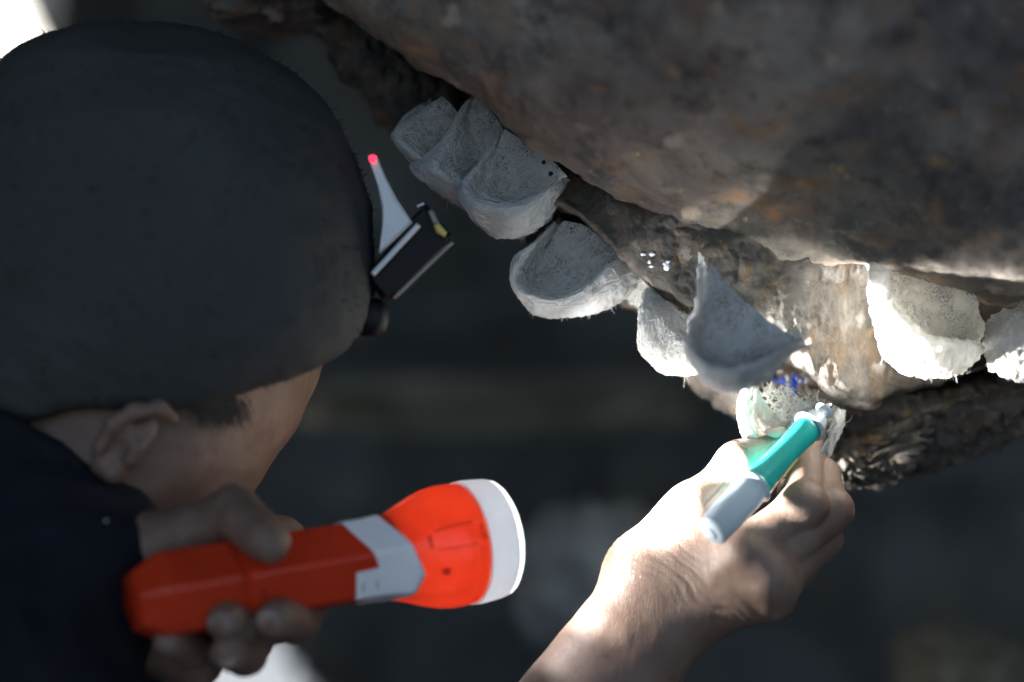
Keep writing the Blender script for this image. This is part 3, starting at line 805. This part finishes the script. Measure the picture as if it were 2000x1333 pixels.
# white chevron collar, 0.7 mm proud of the barrel
def collar():
    n = 240
    phi = np.linspace(-np.pi, np.pi, n, endpoint=False); deg = np.degrees(phi)
    a = np.abs((deg + 22 + 180) % 360 - 180)
    front = -0.0495 - 0.0165 * np.clip(a / 112.0, 0, 1)
    rear = np.where(deg > -22, -0.0715 - 0.0130 * np.clip((deg + 5) / 95.0, 0, 1), -0.0720 - 0.0040 * np.clip((-50 - deg) / 100.0, -.2, 1))
    rear = np.where((deg < -8) & (deg > -50), -0.0835, rear)
    k = 14
    w = np.linspace(0, 1, k)[:, None]
    t = front[None] * (1 - w) + rear[None] * w
    ph = np.ones((k, 1)) * phi[None]
    r, s = prof(t, HEADP)
    top = tsurf(t, ph, r + 0.0007, s); bot0 = tsurf(t[:1], ph[:1], r[:1] - 0.0003, s[:1]); bot1 = tsurf(t[-1:], ph[-1:], r[-1:] - 0.0003, s[-1:])
    G = np.concatenate([bot0, top, bot1])
    o = mesh_obj('collar', G.reshape(-1, 3), grid_faces(k + 2, n, True), M['white_plastic'], torch)
    return o
co = collar()
def plate(name, t0, t1, d0, d1, h, mat, parent, nt=6, np_=10):
    pr = BEZ if t1 > -0.0165 else HEADP
    t = np.linspace(t0, t1, nt)[:, None] * np.ones((1, np_)); ph = np.ones((nt, 1)) * R(1) * np.linspace(d0, d1, np_)[None]
    r, s = prof(t, pr)
    hh = np.full_like(t, h); hh[0] = hh[-1] = 0; hh[:, 0] = hh[:, -1] = 0
    tt = t.copy(); tt[0], tt[-1] = t[1], t[-2]; pp = ph.copy(); pp[:, 0], pp[:, -1] = ph[:, 1], ph[:, -2]
    G = tsurf(np.where(hh > 0, t, tt), np.where(hh > 0, ph, pp), r + hh - (hh == 0) * 0.0005, s)
    return mesh_obj(name, G.reshape(-1, 3), grid_faces(nt, np_), mat, parent)
for (a0, a1, b0, b1) in ((-0.0190, -0.0200, 3, 25), (-0.0455, -0.0465, 3, 25), (-0.0190, -0.0465, 3, 4.6), (-0.0190, -0.0465, 23.4, 25)):
    plate('raised_edge', a0, a1, b0, b1, 0.0007, M['red'], torch, 8, 6)
for d0 in (-31,):
    pl = plate('slot', -0.0795, -0.0812, d0 - 10, d0 + 10, 0.0010, M['groove'], co, 4, 6)
    pl = plate('slot', -0.0720, -0.0737, d0 - 10, d0 + 10, 0.0010, M['groove'], co, 4, 6)
# round moulding dimple
def stud(t, d, rad, name, parent, mat):
    n = 20; a = np.linspace(0, 2 * np.pi, n, endpoint=False)
    rings = []
    for rr, h in ((1.0, -0.0004), (0.98, 0.0004), (0.75, 0.0005), (0.7, 0.0001), (0.02, 0.0001)):
        tt = t + rad * rr * np.cos(a); r, s = prof(tt, HEADP)
        ph = R(d) + rad * rr * np.sin(a) / r
        rings.append(tsurf(tt, ph, r + h, s))
    return mesh_obj(name, np.array(rings).reshape(-1, 3), grid_faces(5, n, True), mat, parent)
stud(-0.040, -19, 0.0019, 'stud', torch, M['red'])
stud(-0.131, -12, 0.0013, 'stud', torch, M['dark_red'])
stud(-0.1385 - 0.006, -22, 0.0012, 'stud', torch, M['dark_red'])

def spot(name, energy, size, blend, tback, aim=None, radius=0.011):
    l = bpy.data.lights.new(name, 'SPOT'); l.energy = energy; l.spot_size = R(size); l.spot_blend = blend; l.shadow_soft_size = radius
    l.color = (1.0, 0.98, 0.94)
    o = bpy.data.objects.new(name, l); col.objects.link(o)
    o.location = Vector(T0 - ax * tback)
    d = Vector(ax if aim is None else aim)
    o.rotation_euler = (-d).to_track_quat('Z', 'Y').to_euler()
    o.parent = torch; o.matrix_parent_inverse = Matrix.Translation(torch.location).inverted()
    return o
aim = P(1985, 665, 1.02) - T0; aim = aim / np.linalg.norm(aim)
spot('torch_beam', TORCH_BEAM, 44, 1.0, -0.0030, aim)
spot('torch_spill', TORCH_SPILL, 115, 0.07, -0.0030, None, 0.006)
for tb, en in ((0.026, 0.030),):  # added fill light inside the head, only to make the red shell glow
    gl = bpy.data.lights.new('head_fill_light', 'POINT'); gl.energy = en; gl.shadow_soft_size = 0.004
    go = bpy.data.objects.new('head_fill_light', gl); col.objects.link(go); go.location = Vector(T0 - ax * tb)
    go.parent = torch; go.matrix_parent_inverse = Matrix.Translation(torch.location).inverted()
pl = bpy.data.lights.new('torch_glow', 'POINT'); pl.energy = TORCH_GLOW; pl.shadow_soft_size = 0.003
po = bpy.data.objects.new('torch_glow', pl); col.objects.link(po); po.location = Vector(T0 - ax * 0.006)
po.parent = torch; po.matrix_parent_inverse = Matrix.Translation(torch.location).inverted()

# ------------------------------------------------------------------ the pen
Q0 = P(1388, 1042, .932); Q1 = P(1622, 790, .982)
pax = (Q1 - Q0) / np.linalg.norm(Q1 - Q0); PL = np.linalg.norm(Q1 - Q0)
pc = np.array([0, -1.0, 0]); pc = pc - pax * (pc @ pax); pc /= np.linalg.norm(pc); pu = np.cross(pax, pc)
if pu[0] > 0: pu = -pu            # pu: towards the upper left of the picture
def lathe(name, pts, mat, parent, n=48, sq=0.0, nn=None):
    pts = np.array(pts); m_ = nn or len(pts) * 6
    c = curve(np.c_[pts, np.zeros(len(pts))], m_) if nn != 0 else np.c_[pts, np.zeros(len(pts))]
    t, r = c[:, 0] * PL, c[:, 1] * 0.93
    a = np.linspace(0, 2 * np.pi, n, endpoint=False)
    G = Q0 + t[:, None, None] * pax + (r[:, None] * np.cos(a))[..., None] * pc * (1 - sq) + (r[:, None] * np.sin(a))[..., None] * pu
    return mesh_obj(name, G.reshape(-1, 3), grid_faces(len(t), n, True), mat, parent)
pen = thing('correction_pen', 'teal and grey correction pen held against the nest, nib towards the rock', 'pen', (Q0 + Q1) / 2)
lathe('barrel_end', [(-.002, .0002), (-.002, .0030), (-.001, .0045), (.002, .0066), (.01, .0079), (.04, .0084), (.20, .0087), (.33, .0085), (.36, .0081), (.362, .0070)], M['pen_white'], pen)
lathe('end_ring', [(-.008, .0002), (-.008, .0022), (-.0075, .0030), (-.006, .0034), (-.001, .0035)], M['pen_white'], pen, nn=0)
lathe('teal_sleeve', [(.352, .0070), (.354, .0084), (.37, .0085), (.45, .0077), (.55, .0070), (.62, .0068), (.68, .0069), (.74, .0072), (.78, .0074), (.805, .0073), (.815, .0068), (.818, .0055)], M['teal'], pen)
lathe('nose_cone', [(.812, .0060), (.814, .0074), (.84, .0070), (.87, .0063), (.895, .0052), (.908, .0036), (.93, .0033), (.955, .0029), (.957, .0012)], M['pen_white'], pen)
lathe('nib', [(.952, .0010), (.97, .0010), (.978, .0016), (.99, .0016), (1.0, .0010), (1.004, .0002)], M['pen_metal'], pen, 20)
# clear clip along the grey end and clear wings of the grip
def strip(name, pts, w, th, mat, side):
    pts = np.array(pts); n = 24
    c = curve(np.c_[pts, np.zeros(len(pts))], n)
    base = Q0 + (c[:, 0] * PL)[:, None] * pax + c[:, 1][:, None] * side
    s2 = np.cross(pax, side)
    ring = np.stack([base - s2 * w, base + s2 * w, base + s2 * w + side * th, base - s2 * w + side * th], 1)
    F = [grid_faces(n, 4, True), np.array([[0, 1, 2, 3], [4 * n - 1, 4 * n - 2, 4 * n - 3, 4 * n - 4]])]
    return mesh_obj(name, ring.reshape(-1, 3), F, mat, pen, smooth=False)
cs = pu * 0.96 - pc * 0.1; cs /= np.linalg.norm(cs)
strip('clip', [(.01, .0082), (.05, .0100), (.18, .0108), (.30, .0108), (.335, .0100)], .0022, .0009, M['clear'], cs)
strip('grip_wing', [(.66, .0068), (.71, .0080), (.76, .0084), (.80, .0078), (.815, .0072)], .0022, .0005, M['clear'], cs)
cs2 = -pu * 0.85 + pc * 0.3; cs2 /= np.linalg.norm(cs2)
strip('yellow_stripe', [(.46, .0071), (.54, .0066), (.62, .0063)], .0010, .0004, M['yellow'], cs2)

# ------------------------------------------------------------------ the person
person = thing('person', 'man in black fleece hat and navy jacket, holding a red torch and a pen', 'person', (-0.30, 0.95, 0.0))

# --- right hand and forearm (fine)
def W(x, y, d): return P(x, y, d)
def WH(x, y, d): return P(x, y, d - 0.028 - 0.02 * max(0.0, min(1.0, (1420 - x) / 120.0)))
RH = dict(
    wr=WH(1306, 1160, 1.027), wr_r=WH(1276, 1132, 1.028), wr_u=WH(1338, 1192, 1.018),
    im=WH(1452, 1082, .985), mm=WH(1490, 1112, .984), rm=WH(1508, 1142, .982), pm=WH(1502, 1168, .986))
elbow = WH(1306, 1160, 1.035) + np.array([-0.150, -0.095, -0.195])
def f_right(p):
    # forearm: flattened, two bones
    e1 = elbow + np.array([-.012, 0, .010]); e2 = elbow + np.array([.014, 0, -.012])
    arm = smin(cone(p, e1, RH['wr_r'], .034, .0185), cone(p, e2, RH['wr_u'], .028, .0165), .02)
    arm = smin(arm, ball(p, WH(1250, 1118, 1.023), .0165), .012)
    arm = smin(arm, ball(p, WH(1368, 1196, 1.022), .0125), .012)
    palm = None
    for m_, r0, r1, w0 in ((RH['im'], .016, .0130, RH['wr_r']), (RH['mm'], .017, .0130, RH['wr']), (RH['rm'], .0165, .0122, RH['wr']), (RH['pm'], .0155, .0112, RH['wr_u'])):
        c = cone(p, w0, m_, r0, r1)
        palm = c if palm is None else smin(palm, c, .009)
    palm = smin(palm, cone(p, RH['im'] + np.array([0, .012, 0]), RH['wr'] + np.array([0.01, .008, 0]), .013, .016), .014)
    # knuckles and tendons
    for m_, s in ((RH['im'], .0085), (RH['mm'], .0085), (RH['rm'], .0075)):
        palm = smin(palm, ball(p, m_ + np.array([-.001, -.0072, .001]), s), .008)
        palm = smin(palm, cone(p, m_ + np.array([-.004, -.0105, 0]), RH['wr'] + np.array([.010, -.0150, .004]), .0028, .0020), .006)
    h = smin(arm, palm, .014)
    thumb = chain(p, [WH(1272, 1110, 1.03), WH(1362, 1000, 1.012), WH(1452, 914, 1.010), WH(1522, 876, 1.016)], [.0190, .0140, .0116, .0088], .004)
    thumb = smin(thumb, ball(p, WH(1446, 912, 1.008), .0128), .006)
    h = smin(h, thumb, .010)
    h = smin(h, cone(p, WH(1350, 1030, 1.014), WH(1440, 1070, 1.006), .014, .013), .016)
    fi = chain(p, [RH['im'], WH(1570, 988, .990), WH(1574, 905, 1.020), WH(1592, 864, 1.026)], [.0118, .0102, .0088, .0074])
    fi = smin(fi, ball(p, WH(1570, 986, .987), .0112), .005)
    fm = chain(p, [RH['mm'], WH(1618, 998, 1.000), WH(1604, 930, 1.022), WH(1560, 900, 1.026)], [.0118, .0106, .0090, .0076])
    fm = smin(fm, ball(p, WH(1622, 996, .997), .0108), .005)
    fr = chain(p, [RH['rm'], WH(1606, 1052, 1.008), WH(1590, 990, 1.026), WH(1545, 960, 1.030)], [.0112, .0098, .0085, .0072])
    fp = chain(p, [RH['pm'], WH(1558, 1112, 1.014), WH(1552, 1060, 1.028), WH(1520, 1020, 1.030)], [.0105, .0090, .0078, .0066])
    fing = smin(smin(fi, fm, .0012), smin(fr, fp, .0012), .0012)
    h = smin(h, fing, .0045)
    return h
Va, Fa = surface_nets(f_right, WH(1306, 1160, 1.035) + np.array([-.20, -.10, -.24]), WH(1306, 1160, 1.035) + np.array([.115, .085, .11]), 0.0011)
nn = vnormals(Va, Fa)
# wrist creases: shallow grooves across the limb
axd = RH['wr'] - elbow; axd /= np.linalg.norm(axd)
s_ = (Va - RH['wr']) @ axd + 0.0035 * fbm(Va * 45, 2)
gro = np.zeros(len(Va))
for c0, dep, wd in ((-.007, .00025, .0009), (-.0035, .0005, .0009), (.001, .0008, .0010), (.004, .0004, .0008), (.0075, .0006, .0009), (.0105, .0003, .0008), (.0135, .0004, .0008), (-.011, .0002, .0009)):
    gro += dep * np.exp(-((s_ - c0) / wd) ** 2)
gro *= np.clip(0.25 + (np.cross(np.broadcast_to(axd, Va.shape), Va - RH['wr']) @ np.array([0, -1.0, 0])) * -1.0 / .03, 0.15, 1.0) if False else 0.5 + 0.5 * fbm(Va * 60, 2).clip(-1, 1)
Va = Va - nn * gro[:, None] + nn * (0.00018 * fbm(Va * 130, 3))[:, None]

# --- left hand round the torch
def f_left(p):
    wr = W(170, 1120, .895)
    d = cone(p, W(40, 1240, .95), wr, .034, .025)
    palm = None
    MC = [W(545, 1062, .950), W(490, 1095, .945), W(425, 1125, .937), W(360, 1150, .928)]
    for m_ in MC:
        c = cone(p, wr, m_, .018, .0125); palm = c if palm is None else smin(palm, c, .010)
    d = smin(d, palm, .012)
    th = chain(p, [W(215, 1095, .888), W(392, 1034, .894), W(456, 1000, .886), W(527, 1062, .862)], [.0190, .0122, .0110, .0088], .005)
    th = smin(th, cone(p, W(480, 1016, .877), W(515, 1048, .866), .0100, .0094), .004)
    d = smin(d, th, .010)
    F_ = [chain(p, [MC[0], W(598, 1178, .930), W(582, 1212, .895), W(540, 1208, .866)], [.0118, .0100, .0098, .0088]),
          chain(p, [MC[1], W(540, 1212, .925), W(500, 1228, .888), W(442, 1214, .858)], [.0118, .0102, .0098, .0086]),
          chain(p, [MC[2], W(490, 1250, .915), W(480, 1280, .885), W(446, 1274, .862)], [.0112, .0098, .0092, .0082]),
          chain(p, [MC[3], W(390, 1250, .905), W(370, 1270, .88), W(330, 1252, .862)], [.0105, .0088, .0080, .0070])]
    d = smin(d, cone(p, W(190, 1200, .915), W(380, 1290, .905), .020, .013), .012)
    ff = F_[0]
    for q in F_[1:]: ff = smin(ff, q, .002)
    return smin(d, ff, .005)
Vl, Fl = surface_nets(f_left, W(300, 1150, .90) + np.array([-.16, -.07, -.08]), W(300, 1150, .90) + np.array([.09, .09, .07]), 0.0012)
Vl = Vl + vnormals(Vl, Fl) * (0.0004 * fbm(Vl * 150, 3))[:, None]

# --- head, neck and trunk
EAR = [W(190, 915, .895), W(196, 872, .889), W(222, 828, .885), W(262, 804, .884), (W(312, 798, .889)), W(340, 818, .898)]
def f_head(p):
    d = ball(p, W(315, 560, .985), (.076, .080, .080))                       # cranium
    d = smin(d, cone(p, W(300, 780, .965), W(520, 702, 1.01), .044, .0245), .03)   # temple
    d = smin(d, cone(p, W(330, 870, .950), W(466, 800, .985), .029, .0225), .03)   # cheek
    d = smin(d, ball(p, W(540, 808, .995), .0065), .012)                     # cheekbone and brow
    d = smin(d, cone(p, W(240, 905, .945), W(372, 895, .975), .0290, .0265), .02)   # jaw
    d = smin(d, cone(p, W(390, 885, 1.0), W(400, 870, 1.03), .022, .020), .02)     # chin and mouth, turned away
    d = smin(d, cone(p, W(495, 770, 1.035), W(470, 810, 1.055), .008, .010), .012)  # nose
    d = smin(d, ball(p, W(430, 850, 1.045), (.012, .010, .007)), .006)              # lips
    d = smin(d, ball(p, W(520, 750, 1.03), .010), .004)                             # eye
    d = smin(d, cone(p, W(230, 860, .975), W(60, 1080, .95), .060, .062), .03)     # neck
    # creases of the nape
    for (a, b) in ((W(95, 895, .895), W(185, 1000, .895)), (W(128, 880, .893), W(205, 970, .895))):
        d = smax(d, -cone(p, a, b, .0022, .0022), .006)
    # ear
    d = smax(d, -chain(p, [W(228, 896, .895), W(262, 842, .889), W(300, 826, .892)], [.0095, .0115, .007]), .002)
    ear = chain(p, EAR, [.0028, .0034, .0038, .0040, .0038, .0028])
    ear = smin(ear, chain(p, [W(216, 890, .895), W(250, 846, .890), W(300, 825, .894)], [.0034, .0036, .003]), .003)
    ear = smin(ear, chain(p, [W(258, 896, .890), W(270, 872, .889), W(290, 850, .892)], [.0044, .0034, .0038]), .003)
    ear = smin(ear, ball(p, W(222, 920, .894), .0062), .005)
    return smin(d, ear, .004)
Vh, Fh = surface_nets(f_head, W(350, 700, .96) + np.array([-.17, -.14, -.17]), W(350, 700, .96) + np.array([.15, .15, .16]), 0.0016)
Vh = Vh + vnormals(Vh, Fh) * (0.0006 * fbm(Vh * 70, 3))[:, None]

SH_R = np.array([-.262, .865, 1.392]); SH_L = np.array([-.262, 1.12, 1.40])
def f_trunk(p):
    d = ball(p, (-.34, .985, 1.24), (.12, .165, .26))
    d = smin(d, cone(p, SH_R, elbow, .050, .040), .04)
    d = smin(d, cone(p, SH_L, W(40, 1240, .95), .050, .036), .04)
    d = smin(d, cone(p, (-.23, .97, 1.44), (-.30, .97, 1.34), .055, .08), .05)
    return d
Vt, Ft = surface_nets(f_trunk, (-.50, .72, .94), (.02, 1.24, 1.53), 0.006)
allV = [Va, Vl, Vh, Vt]; allF = []; off = 0
for v, f in zip(allV, (Fa, Fl, Fh, Ft)): allF.append(f + off); off += len(v)
body = mesh_obj('body', np.concatenate(allV), np.concatenate(allF), M['skin'], person)

# --- clothes
def f_jacket(p):
    d = ball(p, (-.345, .985, 1.22), (.135, .18, .31))
    d = smin(d, ball(p, SH_R + np.array([.012, 0, .010]), .073), .05)
    d = smin(d, ball(p, SH_L, .072), .05)
    d = smin(d, cone(p, SH_R, elbow + (SH_R - elbow) * 0.16, .062, .052), .04)
    d = smin(d, cone(p, SH_L, W(120, 1160, .91), .060, .037), .04)
    d = smin(d, cone(p, W(-60, 960, .92), W(120, 1085, .90), .050, .040), .03)       # collar, standing at the nape
    d = smax(d, -cone(p, W(140, 960, .955), W(60, 800, .965), .050, .068), .008)
    return d
Vj, Fj = surface_nets(f_jacket, (-.54, .70, .90), (.05, 1.26, 1.56), 0.004)
Vj = Vj + vnormals(Vj, Fj) * (0.004 * fbm(Vj * np.array([12, 12, 24]), 3) + 0.0022 * ridged(Vj * np.array([16, 16, 30]), 2))[:, None]
mesh_obj('jacket', Vj, Fj, M['jacket'], person)
def f_legs(p):
    d = smin(cone(p, (-.35, .90, .93), (-.34, .88, .5), .10, .07), cone(p, (-.35, .90, .93), (-.35, 1.06, .93), .11, .11), .05)
    d = smin(d, cone(p, (-.34, .88, .5), (-.36, .87, .09), .07, .052), .03)
    d = smin(d, smin(cone(p, (-.35, 1.06, .93), (-.33, 1.10, .5), .10, .07), cone(p, (-.33, 1.10, .5), (-.36, 1.11, .09), .07, .052), .03), .05)
    return d
Vg, Fg = surface_nets(f_legs, (-.56, .7, 0.0), (-.12, 1.3, 1.10), 0.009)
mesh_obj('trousers', Vg, Fg, M['trousers'], person)
for y in (.87, 1.11):
    Vs, Fs = surface_nets(lambda p: smax(ball(p, (-.30, y, .05), (.15, .052, .075)), -(p[..., 2] - .004), .01), (-.50, y - .1, -.02), (-.1, y + .1, .16), 0.006)
    mesh_obj('shoe', Vs, Fs, M['black_plastic'], person)

def f_hat(p):
    d = ball(p, W(350, 450, .965), (.0905, .092, .094))
    d = smin(d, cone(p, W(150, 690, .965), W(390, 630, .955), .068, .068), .05)
    d = smin(d, ball(p, W(200, 400, .98), .070), .06)
    # lower edge: cut by a tilted plane
    a, b, c = W(150, 828, .90), W(640, 672, .97), W(420, 640, 1.08)
    n_ = np.cross(b - a, c - a); n_ /= np.linalg.norm(n_)
    if n_[2] < 0: n_ = -n_
    pl_ = -((p - a.astype(np.float32)) @ n_.astype(np.float32)) + 0.004 * np.cos((p[..., 0] - a[0]) * 50)
    return smax(d, pl_, .012)
Vc, Fc = surface_nets(f_hat, W(350, 480, .97) + np.array([-.17, -.13, -.13]), W(350, 480, .97) + np.array([.14, .14, .15]), 0.0022)
nc = vnormals(Vc, Fc)
Vc = Vc + nc * (0.0012 * ridged(Vc * np.array([18, 18, 30]), 2) + 0.0030 * fbm(Vc * 13, 2) + 0.0004 * fbm(Vc * 190, 2))[:, None]
hat = mesh_obj('hat', Vc, Fc, M['hat'], person)
# fleece fuzz
idx = rng.choice(len(Vc), 2200, replace=False)
k = 4; w = np.linspace(0, 1, k)[None, :, None]
dirn = nc[idx] + rng.normal(0, .6, (len(idx), 3))
pth = Vc[idx][:, None] + dirn[:, None] * w * rng.uniform(.0008, .0024, (len(idx), 1, 1)) + rng.normal(0, .0008, (len(idx), k, 3)) * w
Vf, Ff = tubes(pth, np.tile(.00035 * (1.15 - np.linspace(0, 1, k))[None], (len(idx), 1)))
fz = mesh_obj('fleece_pile', Vf, Ff, M['hat'], hat); fz['kind'] = 'stuff'

# grey hair below the hat: sideburn and nape
from mathutils.bvhtree import BVHTree as _B
BVH = _B.FromPolygons([tuple(v) for v in Vh], [tuple(int(i) for i in f) for f in Fh])
hp = []
cam_o = Vector((0, 0, CAM_Z))
for (cx, cy, sx, sy, cnt, dx, dy) in ((425, 790, 28, 16, 620, .25, -.5),):
    for i in range(cnt):
        x, y = cx + rng.normal(0, sx), cy + rng.normal(0, sy)
        h = BVH.ray_cast(cam_o, (Vector(P(x, y, 1.0)) - cam_o).normalized())
        if h[0] is None: continue
        p0, n_ = np.array(h[0]), np.array(h[1])
        if n_[1] > 0: n_ = -n_
        t_ = np.array([dx + rng.normal(0, .25), 0, dy + rng.normal(0, .25)]); t_ -= n_ * (t_ @ n_)
        L = rng.uniform(.006, .013); w_ = np.linspace(0, 1, 4)[:, None]
        hp.append(p0 - n_ * .0003 + t_ * L * w_ + n_ * .0015 * np.sin(w_ * 2.4))
hp = np.array(hp)
Vx, Fx = tubes(hp, np.tile(.00017 * (1.2 - np.linspace(0, 1, 4))[None], (len(hp), 1)))
hr = mesh_obj('grey_hair', Vx, Fx, M['hair'], person); hr['kind'] = 'stuff'

# fingernails
def nail(c, nrm, along, w, l, h=0.0011):
    nrm = np.asarray(nrm, float); nrm /= np.linalg.norm(nrm); along = np.asarray(along, float); along -= nrm * (along @ nrm); along /= np.linalg.norm(along)
    s = np.cross(nrm, along); n = 14
    u, v = np.meshgrid(np.linspace(-1, 1, n), np.linspace(-1, 1, n))
    x = u * np.sqrt(1 - v * v / 2); y = v * np.sqrt(1 - u * u / 2)
    z = -h * 1.8 * x * x - h * 0.6 * y * y
    G = c + x[..., None] * s * w + y[..., None] * along * l + z[..., None] * nrm
    return mesh_obj('fingernail', G.reshape(-1, 3), grid_faces(n, n), M['nail'], person)
nail(W(530, 1206, .866) + np.array([-.0010, -.0078, -.001]), (-.30, -1, -.15), (-1, 0, .15), .0050, .0054, .0007)
nail(W(436, 1213, .858) + np.array([-.0006, -.0076, -.001]), (-.25, -1, -.2), (-1, 0, .1), .0048, .0053, .0007)
nail(W(447, 1272, .862) + np.array([0, -.0073, -.001]), (-.1, -1, .2), (-.3, 0, 1), .0044, .0048, .0007)
nail(W(1512, 868, .986) + np.array([0, -.004, .0075]), (-.1, -.6, 1), (1, 0, .45), .0045, .0055)
zp = boulder('zip_pull', W(207, 1018, .86), (.0009, .0007, .0006), M['steel'], 0.1, 1.0, 3.0, 12, person)

# ------------------------------------------------------------------ headlamp on the hat
lamp = thing('headlamp', 'black headlamp with grey bracket and small red light on the front of the hat', 'headlamp', W(780, 500, .965))
def prism(name, poly, y0, y1, mat, parent, bev=0.0015):
    """Solid plate: outline given at a depth, extruded through its thickness, edges rounded by an inset face."""
    n = len(poly); c = np.mean(np.array(poly), axis=0)
    A = []
    for (ins, d) in ((bev, y0), (0.0, y0 + bev), (0.0, y1 - bev), (bev, y1)):
        for (x, y) in poly:
            q = P(x, y, (y0 + y1) / 2); q[1] = d
            cc = P(c[0], c[1], (y0 + y1) / 2); cc[1] = d
            v = cc - q; L = np.linalg.norm(v)
            A.append(q + v / L * ins)
    F = grid_faces(4, n, True)
    V = np.array(A)
    V = np.concatenate([V, V[:n].mean(axis=0)[None], V[3 * n:].mean(axis=0)[None]])
    T = [[4 * n, (i + 1) % n, i] for i in range(n)] + [[4 * n + 1, 3 * n + i, 3 * n + (i + 1) % n] for i in range(n)]
    o = mesh_obj(name, V, [F, np.array(T)], mat, parent, smooth=False)
    return o
br = prism('bracket', [(720, 306), (736, 306), (752, 345), (775, 390), (806, 436), (770, 472), (742, 496), (748, 455), (748, 410), (740, 365)], .935, .947, M['strap'], lamp)
prism('housing', [(812, 424), (836, 404), (884, 462), (884, 478), (776, 584), (752, 588), (722, 552), (730, 528)], .938, .975, M['black_plastic'], lamp, .003)
def bar(name, a, b, r, mat, parent):
    V, F = tubes(np.array([[a + (b - a) * s for s in np.linspace(0, 1, 6)]]), np.full((1, 6), r), 10)
    return mesh_obj(name, V, F, mat, parent)
bar('edge_highlight', W(818, 440, .934), W(728, 536, .934), .0013, M['strap'], lamp)  # thin bars put the housing's edge highlights into shape and colour
bar('edge_highlight', W(884, 474, .934), W(770, 583, .934), .0007, M['groove'], lamp)
bar('hinge_pin', W(815, 404, .94), W(828, 398, .94), .0012, M['steel'], lamp)
prism('catch', [(836, 412), (845, 412), (858, 436), (848, 440)], .930, .935, M['groove'], lamp, .001)
prism('yellow_mark', [(848, 441), (858, 437), (873, 454), (868, 463), (853, 455)], .929, .935, M['yellow'], lamp, .001)
boulder('knob', W(722, 620, .95), (.0095, .009, .0095), M['black_plastic'], 0.04, 1.0, 2.0, 28, lamp)
bar('knob_rim', W(684, 600, .945), W(684, 650, .945), .0006, M['groove'], lamp)
boulder('status_light', W(728, 310, .934), (.0016, .0014, .0016), M['led_red'], 0.02, 1.0, 2.0, 16, lamp)
